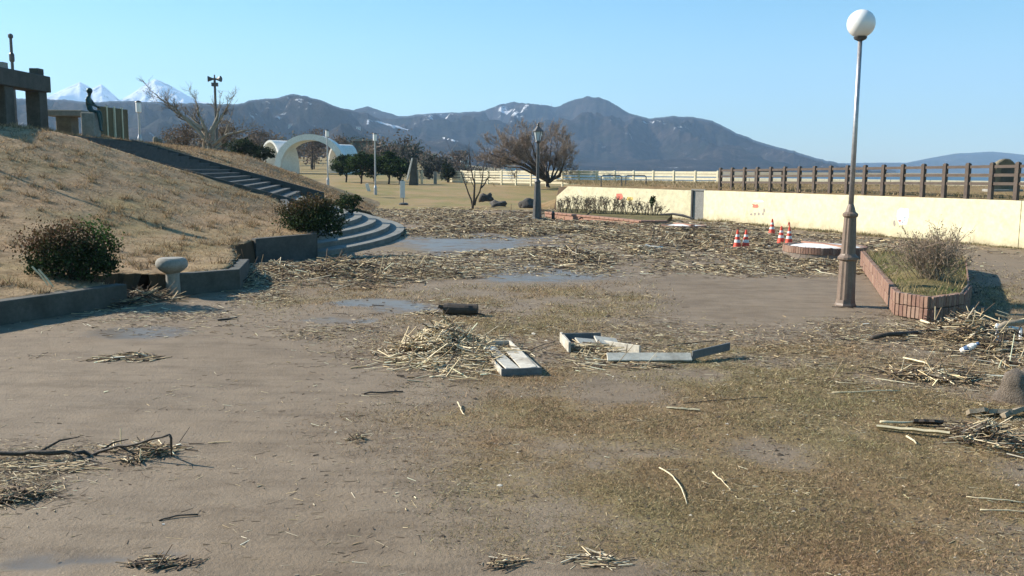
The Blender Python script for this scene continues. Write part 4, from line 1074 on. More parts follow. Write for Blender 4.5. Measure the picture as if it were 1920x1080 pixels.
# ------------------------------------------------------------------ vegetation
def nrm(v): return v / (np.linalg.norm(v) + 1e-9)
def limb_tree(name, label, cat, base, limbs, r0, D, twig, lv=3, seed=1, bark='barkdark', twigcol=((.10, .075, .055), (.05, .038, .03)), depth=1.5, up=.35, nb=(5, 4, 3), extra=0, group=None):
    """bare tree: limbs are pixel paths at distance D; twigs grow from them"""
    g = np.random.default_rng(seed); base = np.array(base, float)
    o = thing(name, label, cat, base, 0, group)
    P0 = []; P1 = []; A = []; B = []; t0 = []; t1 = []; ta = []; tb = []
    def seg(p, q, a, b, thick):
        (P0 if thick else t0).append(p - base); (P1 if thick else t1).append(q - base); (A if thick else ta).append(a); (B if thick else tb).append(b)
    def twigs(p, d, L, r, lev):
        n = 3; q = p.copy(); dd = d.copy()
        for i in range(n):
            dd = nrm(dd + g.normal(0, .16, 3) + np.array([0, 0, up * .3])); e = q + dd * L / n
            seg(q, e, r * (1 - i / n * .5), r * (1 - (i + 1) / n * .5), False)
            if lev > 0 and i > 0 or (lev > 0 and g.random() < .4):
                for _ in range(g.integers(1, nb[min(2, 3 - lev)] + 1)):
                    nd = nrm(dd + g.normal(0, .55, 3) + np.array([0, 0, up])); twigs(q + (e - q) * g.random(), nd, L * g.uniform(.45, .75), r * .55, lev - 1)
            q = e
    for li, path in enumerate(limbs):
        off = 0.0 if path[0][0] is None else 0.0; dy = g.uniform(-1, 1) * depth; k = len(path)
        pts = []
        for i, (px, py) in enumerate(path):
            pt = at(px, py, D + dy * (i / max(1, k - 1)) + (base[1] - D)); pts.append(pt)
        if li == 0: pts[0] = base - np.array([0, 0, .4])
        # smooth subdivide
        fine = []
        for i in range(k - 1):
            for f in (0, .5): fine.append(pts[i] * (1 - f) + pts[i + 1] * f + g.normal(0, .03, 3) * (0 if i == 0 and f == 0 else 1) * (D / 60))
        fine.append(pts[-1]); m = len(fine)
        rl = r0 * (1.0 if li == 0 else .62)
        for i in range(m - 1):
            ra = rl * (1 - .86 * i / (m - 1)); rb = rl * (1 - .86 * (i + 1) / (m - 1)); seg(fine[i], fine[i + 1], ra, rb, True)
            if i > m * .25:
                d = nrm(fine[i + 1] - fine[i])
                for _ in range(g.integers(1, nb[0])):
                    nd = nrm(d * .7 + g.normal(0, .5, 3) + np.array([0, 0, up])); twigs(fine[i] + (fine[i + 1] - fine[i]) * g.random(), nd, twig * g.uniform(.6, 1.1), max(rb * .5, .014), lv - 1)
        twigs(fine[-1], nrm(fine[-1] - fine[-2]), twig, rl * .14, lv - 1)
    V, F = tubes(np.array(P0), np.array(P1), np.array(A), np.array(B), 6)
    link('trunk', arr_mesh('trunk', V, F, M[bark], None, True), o)
    n = len(t0); rmin = .0024 * D / 20
    V, F = tubes(np.array(t0), np.array(t1), np.maximum(ta, rmin), np.maximum(tb, rmin * .8), 3)
    c = np.array(twigcol[0]) * (1 - g.random((n, 1))) + np.array(twigcol[1]) * g.random((n, 1))
    link('crown', arr_mesh('crown', V, F, M['stuff'], np.repeat(c, 6, 0)), o)
    return o
b = at(395, 291, 60)
limb_tree('bare_tree', 'pale spreading bare tree at the right top of the mound', 'tree', b,
          [[(395, 291), (393, 274), (387, 254), (374, 234), (354, 216)], [(392, 270), (372, 246), (347, 224), (326, 202), (300, 184), (284, 172)], [(389, 260), (384, 236), (373, 212), (366, 186)],
           [(398, 265), (402, 242), (422, 210), (433, 190)], [(399, 272), (416, 258), (440, 248), (476, 242)], [(380, 242), (347, 222), (326, 208), (312, 198)], [(393, 250), (408, 220), (411, 196)], [(399, 286), (412, 270), (420, 259), (430, 228)], [(383, 289), (382, 270), (384, 256)]],
          .23, 60, .78, 3, 5, 'barkpale', ((.24, .20, .15), (.11, .085, .065)), 1.6, .22, (3, 3, 2))
b = at(888, 391, 62.5)
limb_tree('three_stem_tree', 'small three stemmed bare tree at the edge of the tan lawn', 'tree', b,
          [[(888, 391), (888, 375), (889, 345), (884, 318), (880, 296)], [(886, 389), (878, 362), (870, 338), (858, 312), (848, 292)], [(890, 385), (899, 360), (905, 335), (909, 305), (914, 292)], [(902, 352), (913, 338), (918, 322)]],
          .11, 62.5, .8, 2, 8, 'barkdark', ((.07, .05, .04), (.045, .032, .026)), .8, .3, (3, 2, 2))
b = at(1030, 347, 88); b[2] = 1.1
big = [[(1030, 347), (1026, 336), (1010, 318), (985, 300), (958, 282)]]
for tx, ty, fx, fy in ((918, 288, 985, 308), (912, 304, 975, 314), (928, 274, 985, 300), (948, 266, 1000, 306), (968, 262, 1005, 310), (992, 260, 1015, 314), (1013, 260, 1022, 320), (1034, 262, 1028, 324), (1048, 270, 1036, 325), (1056, 280, 1042, 327), (1060, 296, 1048, 328), (1056, 308, 1050, 330), (938, 302, 990, 314), (960, 284, 1000, 312), (1020, 280, 1024, 320), (985, 278, 1008, 312)):
    big.append([(1030, 342), (fx, fy), ((fx + tx) / 2 + random.uniform(-4, 4), (fy + ty) / 2 + random.uniform(-3, 3)), (tx, ty)])
limb_tree('big_bare_tree', 'broad brown bare tree with dense fan of twigs before the blue mountain', 'tree', b, big, .22, 88, 1.15, 4, 4, 'barkdark', ((.32, .255, .21), (.20, .155, .125)), 3.0, .26, (4, 3, 2))

def leafy(name, label, cat, base, blobs, n, leaf, cols, trunks, bark='barkdark', group=None, seed=1, twigs=0, top=None):
    """blobs: (dx,dy,dz,rx,ry,rz); trunks: list of (points, r0, r1) relative to base"""
    g = np.random.default_rng(seed); o = thing(name, label, cat, base, 0, group)
    bl = np.array(blobs, float); vol = bl[:, 3] * bl[:, 4] * bl[:, 5]; idx = g.choice(len(bl), n, p=vol / vol.sum())
    # leaves in small clumps spread through the crown, denser to the outside
    nc = max(6, n // 26); cid = g.integers(0, nc, n); cb = g.choice(len(bl), nc, p=vol / vol.sum())
    d = g.normal(size=(nc, 3)); d /= np.linalg.norm(d, axis=1, keepdims=True); rr = g.random(nc) ** .42
    cc = bl[cb, :3] + d * rr[:, None] * bl[cb, 3:] * (1 + g.normal(0, .10, (nc, 1)))
    C = cc[cid] + g.normal(0, .16, (n, 3)) * bl[cb[cid], 3:]
    C = C[C[:, 2] > .02]; n = len(C); cid = cid[:n]
    pal = np.array(cols); sh = g.random(nc); base_c = pal[g.integers(0, len(pal), nc)]
    col = np.clip(base_c[cid] * (.65 + .7 * sh[cid])[:, None] * (1 + g.normal(0, .15, (n, 1))), .005, .6)
    if top:
        f = sstep(.50, .95, C[:, 2] / C[:, 2].max() + g.normal(0, .12, n) - .12 * C[:, 0])[:, None]; f = f * .7; col = col * (1 - f) + f * np.array(top) * g.uniform(.6, 1.4, (n, 1))
    link('crown', leaves_mesh('crown', C, leaf * g.uniform(.6, 1.3, n), col, M['leaf']), o)
    m = MB()
    for pts, ra, rb in trunks: m.tube(pts, list(np.linspace(ra, rb, len(pts))), 6)
    if twigs:
        for k in range(twigs):
            c = cc[g.integers(0, nc)]; m.tube([(c[0] * .15, c[1] * .15, 0), (c[0] * .6, c[1] * .6, c[2] * .6), tuple(c)], [.02, .012, .005], 4)
    m.build('trunk', M[bark], o)
    return o
GREEN = [(.030, .050, .018), (.045, .070, .024), (.024, .038, .015), (.06, .085, .03)]
p = at(140, 545, 17.9); p[2] = surf(p[0], p[1]) - .08
leafy('evergreen_bush', 'dark evergreen bush with reddish top above the left kerb wall', 'bush', p,
      [(0, 0, .42, .80, .6, .42), (.42, .1, .58, .44, .5, .42), (-.42, 0, .55, .42, .5, .42), (.02, .0, .80, .42, .4, .28), (.68, -.1, .38, .26, .35, .30), (-.72, 0, .34, .22, .3, .26), (.36, 0, .95, .22, .25, .20)], 9000, .034, GREEN[:3] + [(.020, .038, .016)], [([(0, 0, -.1), (.1, 0, .5)], .05, .02)], twigs=60, seed=3, top=(.13, .075, .045))
g_ = bpy.data.objects[-1] if False else None
def tip_leaves(parent, C, n, spread, cols, leaf, seed):
    g = np.random.default_rng(seed); C = np.array(C); i = g.integers(0, len(C), n)
    P = C[i] + g.normal(0, 1, (n, 3)) * np.array(spread)
    pal = np.array(cols); col = pal[g.integers(0, len(pal), n)] * g.uniform(.7, 1.3, (n, 1))
    link('new_leaves', leaves_mesh('new_leaves', P, leaf * g.uniform(.6, 1.3, n), col, M['leaf']), parent)
bl = [o for o in COL.objects if o.name.startswith('evergreen_bush')][-1]
tip_leaves(bl, [(-.3, -.1, .98), (-.55, -.1, .88), (.0, 0, 1.02), (-.78, 0, .66)], 1500, (.20, .25, .12), [(.14, .075, .045), (.10, .06, .035), (.09, .07, .03)], .032, 5)
tip_leaves(bl, [(.38, 0, 1.14), (.55, 0, 1.0), (.70, .05, .82)], 360, (.13, .15, .09), [(.09, .15, .035), (.06, .11, .03)], .034, 6)
p = at(586, 452, 27.9); p[2] = surf(-6.6, 28.3) - .26
leafy('evergreen_shrub', 'dark round evergreen shrub beside the curved stone steps', 'bush', p,
      [(0, 0, .58, .92, .8, .58), (.42, 0, .62, .58, .7, .55), (-.5, 0, .6, .48, .6, .48), (.0, .0, .95, .6, .6, .28), (.62, -.1, .3, .35, .4, .3)], 8500, .042, GREEN[:3], [([(0, 0, -.1), (0, 0, .5)], .05, .02)], twigs=40, seed=4, top=(.12, .072, .038))
b2 = [o for o in COL.objects if o.name.startswith('evergreen_shrub')][-1]
tip_leaves(b2, [(-.4, 0, 1.05), (-.1, 0, 1.15), (.25, 0, 1.15), (-.65, 0, .9)], 900, (.24, .3, .1), [(.12, .07, .04), (.10, .065, .03), (.08, .075, .025)], .036, 7)
p = at(660, 404, 40); p[2] = .75
leafy('small_evergreen', 'small green shrub at the far side of the curved steps', 'bush', p, [(0, 0, .45, .36, .4, .42), (-.45, .2, .5, .32, .4, .40), (.1, 0, .6, .25, .3, .25)], 1500, .055, GREEN[1:], [([(0, 0, -.4), (0, 0, .4)], .03, .02)], twigs=14, seed=5)
# pruned pines
for i, (px, pb, pt, D, lab) in enumerate(((648, 344, 290, 101, 'leftmost small pruned pine beside the white arches'), (676, 350, 286, 97, 'small pruned pine just left of the slim lamp post'), (700, 350, 290, 104, 'small pruned pine hidden behind the slim lamp post'), (728, 349, 284, 97, 'bushy pruned pine just right of the slim lamp post'), (748, 349, 300, 96, 'rightmost pruned pine next to the white sign'))):
    b = at(px, pb, D); H = at(px, pt, D)[2] - b[2]; k = random.uniform(.85, 1.1)
    leafy('pruned_pine', lab, 'tree', b, [(0, 0, H * .74, 1.45 * k, 1.2, .62), (-.8, .1, H * .58, .95, .9, .5), (.9, -.1, H * .60, .95, .9, .5), (.1, .1, H * .92, .8, .8, .34), (-.3, 0, H * .42, .8, .7, .4)], 4200, .11, [(.03, .058, .018), (.055, .085, .025), (.02, .036, .014)],
          [([(0, 0, -.4), (.15, 0, H * .3), (-.1, 0, H * .75)], .12, .06), ([(.08, 0, H * .3), (.6, 0, H * .62)], .08, .04), ([(.05, 0, H * .25), (-.55, 0, H * .58)], .07, .04)], group='pruned pines', seed=20 + i)
def back_tree(px, pb, pt, wpx, D, lab, cols, n=1500, leaf=.22, nm='far_tree', seed=0):
    b = at(px, pb, D); H = at(px, pt, D)[2] - b[2]; W_ = wpx * D / FPX / 2; g = np.random.default_rng(seed + 50)
    bl_ = [(0, 0, H * .6, W_ * .8, W_ * .8, H * .36)] + [(g.uniform(-.6, .6) * W_, g.uniform(-.4, .4) * W_, H * g.uniform(.35, .8), W_ * .45, W_ * .45, H * .22) for _ in range(4)]
    return leafy(nm, lab, 'tree', b, bl_, n, leaf * D / 100, cols, [([(0, 0, min(-1, 1.6 - b[2])), (g.uniform(-.2, .2), 0, H * .45), (g.uniform(-.4, .4), 0, H * .8)], .05 * H ** .7 + .05, .04)] + [([(0, 0, H * .2), (s_ * W_ * .35, 0, H * .55)], .07, .03) for s_ in (-1, 1)], seed=seed)
BRN = [(.14, .108, .082), (.10, .078, .062), (.17, .13, .10)]; DGR = [(.02, .034, .017), (.03, .045, .022), (.014, .024, .013)]
back_tree(455, 302, 258, 74, 74, 'dark green shrub right of the pale bare tree', DGR + [(.045, .07, .02)], 2400, .13, 'dark_shrub', 1)
back_tree(492, 312, 272, 46, 78, 'dark green shrub tight against the left arch', DGR, 1500, .13, 'dark_shrub', 2)
back_tree(345, 288, 232, 90, 84, 'brown thicket left of the pale bare tree', BRN, 2600, .10, 'brown_thicket', 3)
back_tree(420, 290, 225, 80, 110, 'brown thicket behind the pale bare tree trunk', BRN, 2400, .10, 'brown_thicket', 4)
back_tree(490, 300, 236, 80, 170, 'brown woodland clump above the left arch', BRN, 2400, .10, 'brown_thicket', 5)
back_tree(585, 300, 243, 90, 190, 'brown woodland clump behind the main arch', BRN, 2400, .10, 'brown_thicket', 6)
back_tree(640, 305, 252, 60, 180, 'brown clump between arch and glazed building', BRN, 1600, .10, 'brown_thicket', 7)
back_tree(838, 348, 302, 34, 103, 'dark evergreen at the left end of the cream guard fence', DGR + [(.03, .045, .035)], 1800, .10, 'dark_shrub', 8)
back_tree(806, 346, 290, 44, 118, 'grey green tree right of the dark slanted slab', [(.04, .05, .045), (.055, .055, .05), (.03, .04, .035)], 1800, .10, 'grey_tree', 9)
back_tree(715, 318, 262, 70, 200, 'dark tree clump behind the pruned pines', DGR + BRN[:1], 2000, .10, 'far_tree', 10)
back_tree(765, 320, 270, 70, 220, 'dark clump behind the slanted slab', DGR + BRN[:1], 2000, .10, 'far_tree', 11)
back_tree(862, 322, 280, 60, 230, 'grey brown clump over the left end of the guard fence', BRN, 1800, .10, 'far_tree', 12)
back_tree(930, 322, 286, 80, 240, 'grey brown clump behind the big bare tree', BRN, 1800, .10, 'far_tree', 13)

def woodland():
    g = np.random.default_rng(91); nt_ = 150; px = g.uniform(285, 930, nt_); D = g.uniform(190, 340, nt_); H = g.uniform(4.5, 8.5, nt_); C = []; cols = []; t0 = []; t1 = []
    H = np.where(px > 780, H * .62, H)
    pal = np.array([(.15, .118, .092), (.11, .09, .073), (.17, .138, .11), (.045, .062, .042), (.06, .078, .052)])
    for i in range(nt_):
        x = (px[i] - 960) / FPX * D[i]; z = float(lawnz(np.array([x]), np.array([D[i]]))[0]); n = 190; R_ = H[i] * g.uniform(.35, .55)
        d = g.normal(size=(n, 3)); d /= np.linalg.norm(d, axis=1, keepdims=True); d *= (g.random(n) ** .4)[:, None]
        C.append(np.array([x, D[i], z + H[i] * .58]) + d * np.array([R_, R_, H[i] * .42]) * (1 + .3 * g.normal(size=(n, 1)))); c = pal[g.choice(5, p=[.3, .25, .15, .15, .15])]; cols.append(c * g.uniform(.5, 1.4, (n, 1)))
        t0.append((x, D[i], z - .5)); t1.append((x + g.normal(0, .3), D[i], z + H[i] * .7))
    C = np.concatenate(C); cols = np.concatenate(cols); o = link('woodland', leaves_mesh('woodland', C, g.uniform(.2, .5, len(C)), cols, M['leaf'])); tag(o, 'brown winter woodland band below the wooded ridge', 'woodland', kind='stuff')
    V, F = tubes(np.array(t0), np.array(t1), .16, .07, 5); link('trunks', arr_mesh('trunks', V, F, M['barkdark']), o)
woodland()
def twig_shrub():
    g = np.random.default_rng(12); p = at(1745, 552, 18.9); p[2] = .42
    o = thing('twiggy_shrub', 'grey brown leafless shrub growing in the brick planter', 'shrub', p)
    t0 = []; t1 = []; ra = []
    def go(q, d, L, r, lev):
        n = 4
        for i in range(n):
            d = nrm(d + g.normal(0, .14, 3) + np.array([0, 0, .03])); e = q + d * L / n; t0.append(q); t1.append(e); ra.append(r * (1 - .15 * i))
            if lev and i > 0:
                for _ in range(g.integers(1, 3)): go(e, nrm(d + g.normal(0, .42, 3)), L * g.uniform(.35, .6), r * .6, lev - 1)
            q = e
    for k in range(62):
        a = g.random() * 6.283; sp = g.uniform(.05, .8); go(np.array([g.normal(0, .16), g.normal(0, .16), -.05]), nrm(np.array([math.cos(a) * sp, math.sin(a) * sp, 1.0])), g.uniform(.50, .88), .010, 2)
    t0 = np.array(t0); t1 = np.array(t1); ra = np.maximum(ra, .0042)
    V, F = tubes(t0, t1, ra, ra * .8, 3); c = np.array([.33, .255, .195]) * g.uniform(.5, 1.3, (len(t0), 1)); link('branches', arr_mesh('branches', V, F, M['stuff'], np.repeat(c, 6, 0)), o)
    k = g.choice(len(t1), 2600); C = t1[k] + g.normal(0, .025, (2600, 3)); col = np.array([[.30, .23, .165], [.20, .155, .11], [.14, .13, .07]])[g.integers(0, 3, 2600)] * g.uniform(.6, 1.3, (2600, 1))
    link('dead_leaves', leaves_mesh('dead_leaves', C, g.uniform(.012, .028, 2600), col, M['leaf']), o)
twig_shrub()
def hedge():
    g = np.random.default_rng(13); a = np.array([2.7, 52.6, .28]); b = np.array([8.0, 46.6, .28]); d = b - a; L = np.linalg.norm(d)
    a = G(1046, 398, .3); b = G(1246, 404, .3); d = b - a
    o = thing('clipped_hedge', 'low clipped leafless hedge in front of the cream wall', 'hedge', a)
    t0 = []; t1 = []; ra = []
    for k in range(46):
        s_ = (k + g.uniform(-.3, .3)) / 46; c = d * s_ + np.array([0, 0, 0]); top = (.92 if s_ < .72 else .72) * g.uniform(.85, 1.06) * (.65 + .35 * min(1, s_ * 8)) * (1 if s_ < .92 else .75)
        for j in range(g.integers(3, 5)):
            q = c + g.normal(0, .04, 3) * np.array([1, 1, 0]); dd = nrm(np.array([g.normal(0, .30), g.normal(0, .30), 1])); n = 4
            for i in range(n):
                dd = nrm(dd + g.normal(0, .12, 3)); e = q + dd * top / n; t0.append(q); t1.append(e); ra.append(.018 - .003 * i)
                if i >= 1:
                    for _ in range(2 + 3 * (i > 1)):
                        f = q + (e - q) * g.random(); h = f + nrm(dd + g.normal(0, .7, 3)) * top * g.uniform(.12, .26); h[2] = min(h[2], top + .03); t0.append(f); t1.append(h); ra.append(.010)
                q = e
    t0 = np.array(t0); t1 = np.array(t1); ra = np.array(ra); V, F = tubes(t0, t1, ra, ra * .7, 3); c = np.array([.20, .155, .115]) * g.uniform(.4, 1.25, (len(t0), 1))
    link('branches', arr_mesh('branches', V, F, M['stuff'], np.repeat(c, 6, 0)), o)
    n = 700; k = g.integers(0, len(t1), n); link('dead_leaves', leaves_mesh('dead_leaves', t1[k] + g.normal(0, .05, (n, 3)), g.uniform(.02, .05, n), np.array([.17, .13, .085]) * g.uniform(.5, 1.4, (n, 1)), M['leaf']), o)
hedge()
p = G(1223, 404, .3); leafy('small_topiary', 'small upright green topiary at the right end of the hedge', 'plant', p, [(0, 0, .75, .16, .16, .30), (0, 0, .95, .10, .10, .18)], 420, .05, GREEN, [([(0, 0, -.1), (.02, 0, .8)], .025, .012)], seed=31)

# ------------------------------------------------------------------ grass as ground cover
def lawn_blades():
    n = 1150000; px = rng.uniform(-150, 2070, n); py = 1120 - (1120 - 480) * rng.random(n) ** .8
    d = np.stack([(px - 960) / FPX, (540 - py) / FPX, -np.ones(n)], 1) @ CR.T; t = -CAM_H / d[:, 2]; P = d * t[:, None]; x, y = P[:, 0], P[:, 1]
    m = blob(x, y, GRASS) * np.clip(3.2 * fbm(x, y, .9, 4, 21) - .75, .06, 1.6) * (.25 + 1.5 * fbm(x, y, 6, 2, 23) ** 1.5)
    k = (rng.random(n) < np.clip(m * .8, 0, .9)) & (puddle_mask(x, y, 1.0) < .3) & (x > bound_x(y)); x, y = x[k], y[k]; n = len(x)
    sc = np.clip(y / 14, .55, 1.8)
    H = rng.uniform(.014, .055, n) * sc; W = rng.uniform(.005, .013, n) * sc
    c = pick_cols(n, [3, 1.6, 3, 3, 3, 2.0, 0, 2.0, .9], np.array([[.46, .36, .215], [.66, .54, .35], [.34, .255, .15], [.20, .145, .088], [.09, .063, .04], [.045, .032, .024], [.2, .2, .2], [.20, .175, .08], [.12, .125, .05]]))
    hz_ = fbm(x, y, .55, 3, 27)[:, None]; q_ = np.clip((hz_ - .5) * 5 + rng.normal(0, .5, (n, 1)), -1, 1); c = c * (np.array([[1.0, .97, .90]]) + q_ * np.array([[.07, -.045, .02]]))
    o = link('short_grass', blades_mesh('short_grass', np.stack([x, y, ground_z(x, y) - .004], 1), H, W, rng.uniform(.6, 2.4, n), c, M['blade'])); tag(o, 'short flattened winter grass growing through the mud', 'grass', kind='stuff'); return n
NB = lawn_blades()
def mound_blades():
    n = 330000; x = rng.uniform(-27, -5.5, n); y = 9 + 55 * rng.random(n) ** 1.15
    k = (x < bound_x(y) - .05) & ~in_stair(x, y, .35) & (x > -.66 * y - 3); x, y = x[k], y[k]
    k = rng.random(len(x)) < np.clip(.15 + 1.3 * fbm(x, y, 1.4, 4, 31) ** 1.6, 0, 1); x, y = x[k], y[k]; n = len(x)
    z = mound_z(x, y); sc = np.clip(y / 24, .7, 1.6); cl = fbm(x, y, 3.0, 3, 33)
    H = rng.uniform(.03, .11, n) * sc * (.35 + 2.2 * np.clip(cl - .3, 0, 1)); W = rng.uniform(.010, .022, n) * sc
    c = pick_cols(n, [3, 1.6, 3, 2.6, 2, 1.2, .8], np.array([[.44, .305, .175], [.54, .395, .235], [.34, .225, .125], [.24, .155, .085], [.14, .09, .055], [.07, .048, .032], [.17, .15, .065]]))
    o = link('dry_turf', blades_mesh('dry_turf', np.stack([x, y, z - .01], 1), H, W, rng.uniform(.4, 1.6, n), c, M['blade'])); tag(o, 'dry brown turf covering the mound', 'grass', kind='stuff')
mound_blades()
def tussocks():
    g = np.random.default_rng(44); nc = 800; x = g.uniform(-24, -6.2, nc); y = 10 + 38 * g.random(nc); k = (x < bound_x(y) - .1) & ~in_stair(x, y, .4) & (g.random(nc) < np.clip(3 * fbm(x, y, .35, 3, 47) - .9 + .5 * (y < 27), 0, 1)); x, y = x[k], y[k]; nb = 42
    X = np.repeat(x, nb) + g.normal(0, .075, len(x) * nb); Y = np.repeat(y, nb) + g.normal(0, .075, len(x) * nb); k = X < bound_x(Y) - .03; X, Y = X[k], Y[k]; n = len(X)
    c = pick_cols(n, [3, 2, 3, 2, 1.5, 1.2], np.array([[.40, .28, .16], [.50, .37, .22], [.28, .19, .105], [.17, .115, .065], [.09, .062, .04], [.15, .145, .06]]))
    o = link('turf_tufts', blades_mesh('turf_tufts', np.stack([X, Y, mound_z(X, Y) - .01], 1), g.uniform(.06, .22, n), g.uniform(.012, .024, n), g.uniform(.3, 1.0, n), c, M['blade'])); tag(o, 'rough tufts of dead grass on the mound slope', 'grass', kind='stuff')
tussocks()
def edge_tufts():
    xs = []; ys = []; hs = []
    for a, b, n in ((WB[0], WB[1], 5200), (WB[1], WB[2], 2200), (WA[0], WA[1], 900)):
        s_ = rng.random(n); nn = np.array([(b - a)[1], -(b - a)[0]]); nn = nn / np.linalg.norm(nn); nn = nn if nn[0] < 0 else -nn
        q = a + (b - a) * s_[:, None] + nn * (np.abs(rng.normal(0, .35, n)) + .03)[:, None]; w_ = fbm(q[:, 0], q[:, 1], 1.2, 3, 41); xs.append(q[:, 0]); ys.append(q[:, 1]); hs.append(.05 + .30 * np.clip(w_ - .42, 0, 1) * 2 * rng.random(n))
    x = np.concatenate(xs); y = np.concatenate(ys); h = np.concatenate(hs); n = len(x)
    c = pick_cols(n, [3, 2, 3, 2, 2], np.array([[.30, .24, .13], [.36, .29, .17], [.15, .14, .06], [.20, .15, .08], [.10, .11, .045]]))
    o = link('wall_weeds', blades_mesh('wall_weeds', np.stack([x, y, 0 * x - .02], 1), h, rng.uniform(.02, .04, n), rng.uniform(.2, .8, n), c, M['blade'])); tag(o, 'fringe of dry weeds along the foot of the cream wall', 'weeds', kind='stuff')
edge_tufts()
def bank_blades():
    n = 42000; px = rng.uniform(930, 1990, n); D = rng.uniform(30, 82, n); x = (px - 960) / FPX * D; y = D
    ln = lambda a, b, q: (q[:, 0] - a[0]) * (b - a)[1] - (q[:, 1] - a[1]) * (b - a)[0]
    q = np.stack([x, y], 1); k = np.where(x < 10.3, ln(WA[0], WA[1], q) < -2.2, ln(WB[0], WB[1], q) < -3.5) & (x > 3.8); x, y = x[k], y[k]; n = len(x)
    c = pick_cols(n, [3, 2, 3, 2], np.array([[.32, .24, .13], [.38, .29, .17], [.22, .165, .09], [.14, .12, .05]]))
    o = link('bank_turf', blades_mesh('bank_turf', np.stack([x, y, 0 * x + 1.76], 1), rng.uniform(.08, .22, n), rng.uniform(.025, .05, n), rng.uniform(.3, 1, n), c, M['blade'])); tag(o, 'dry grass on top of the bank behind the wall', 'grass', kind='stuff')
bank_blades()
def planter_grass():
    n = 9000; c0 = PBC; x = rng.uniform(7, 12.6, n); y = rng.uniform(16.8, 27, n); poly = PBI; ins = np.zeros(n, bool); k = len(poly)
    for i in range(k):
        a, b = poly[i], poly[(i + 1) % k]; cr = ((a[1] > y) != (b[1] > y)) & (x < (b[0] - a[0]) * (y - a[1]) / (b[1] - a[1] + 1e-9) + a[0]); ins ^= cr
    x, y = x[ins], y[ins]; n = len(x); w_ = fbm(x, y, 1.2, 3, 51)
    pal = np.array([[.30, .24, .12], [.36, .28, .15], [.13, .14, .045], [.09, .12, .035]]); c = np.where((w_ > .5)[:, None], pal[rng.integers(0, 2, n)], pal[rng.integers(1, 4, n)]) * rng.uniform(.7, 1.2, (n, 1))
    zz = .44 + .10 * (1 - np.abs(rng.normal(0, .3, n)))
    o = link('planter_turf', blades_mesh('planter_turf', np.stack([x, y, 0 * x + .42], 1), rng.uniform(.06, .20, n), rng.uniform(.012, .025, n), rng.uniform(.3, 1.1, n), c, M['blade'])); tag(o, 'tan and green grass filling the brick planter', 'grass', kind='stuff')
planter_grass()

# ------------------------------------------------------------------ washed-up reeds
def litter():
    n = 1200000; px = rng.uniform(-60, 1980, n); py = np.where(rng.random(n) < .55, rng.uniform(388, 540, n), rng.uniform(530, 1085, n))
    d = np.stack([(px - 960) / FPX, (540 - py) / FPX, -np.ones(n)], 1) @ CR.T; t = -CAM_H / d[:, 2]; P = d * t[:, None]; x, y = P[:, 0], P[:, 1]
    m = blob(x, y, LITTER); cl = np.clip(4.2 * fbm(x, y * .8, .55, 5, 61) - 1.6, .07, 1.7)
    k = (rng.random(n) < np.clip(m, 0, 1.6) * cl * .66) & (x > bound_x(y) + .1) & (y < 60); x, y, m, cl = x[k], y[k], m[k], cl[k]; n = len(x)
    sc = np.clip(y / 20, .45, 2.0)
    L = rng.gamma(2.0, .055, n) * sc + .03; r = rng.uniform(.0026, .0068, n) * sc * np.where(y > 24, 1.2, 1)
    fat = rng.random(n) < .13; L = np.where(fat, L * .45, L); r = np.where(fat, r * 2.1, r)
    z = ground_z(x, y) + r + rng.random(n) * .11 * np.clip(m * cl, 0, 1.2) * sc
    c = pick_cols(n, [1.8, 1.5, 2.4, 2.8, 3.2, 2.6, 1.3], var=.32)
    o = link('reed_litter', sticks_mesh('reed_litter', np.stack([x, y, z], 1), L, rng.normal(0, .75, n) + np.where(rng.random(n) < .2, 1.5, 0), rng.normal(0, .10, n), r, c, M['stuff']))
    tag(o, 'broken reed stalks and twigs strewn over the mud by the wave', 'debris', kind='stuff'); return n
NL = litter()
def clods():
    n = 90000; px = rng.uniform(-60, 1980, n); py = rng.uniform(500, 1085, n)
    d = np.stack([(px - 960) / FPX, (540 - py) / FPX, -np.ones(n)], 1) @ CR.T; t = -CAM_H / d[:, 2]; P = d * t[:, None]; x, y = P[:, 0], P[:, 1]
    m = .25 * blob(x, y, GRASS) + .02 + .2 * blob(x, y, LITTER); k = (rng.random(n) < np.clip(m, 0, 1) * .5 * np.clip(2.2 * fbm(x, y, .8, 3, 71) - .5, 0.05, 1)) & (x > bound_x(y) + .1); x, y = x[k], y[k]; n = len(x)
    s_ = rng.gamma(2, .0042, n) * np.clip(y / 12, .7, 1.8) + .003
    T = np.array([[1, 0, 0], [-.4, .9, 0], [-.5, -.8, 0], [0, 0, .8]]); a = rng.random(n) * 6.28; ca, sa = np.cos(a), np.sin(a)
    V = np.empty((n, 4, 3))
    for i in range(4):
        V[:, i, 0] = x + (T[i, 0] * ca - T[i, 1] * sa) * s_ * 1.6; V[:, i, 1] = y + (T[i, 0] * sa + T[i, 1] * ca) * s_; V[:, i, 2] = ground_z(x, y) - .002 + T[i, 2] * s_
    b = (np.arange(n) * 4)[:, None]; F = np.concatenate([b + np.array([f]) for f in ((0, 1, 3), (1, 2, 3), (2, 0, 3))])
    c = pick_cols(n, [3, 3, 1.5, .35], np.array([[.07, .055, .04], [.11, .085, .06], [.04, .03, .022], [.55, .52, .45]]))
    o = link('mud_clods', arr_mesh('mud_clods', V.reshape(-1, 3), F, M['stuff'], np.repeat(c, 4, 0))); tag(o, 'small dark clods and chips scattered on the mud', 'debris', kind='stuff')
clods()
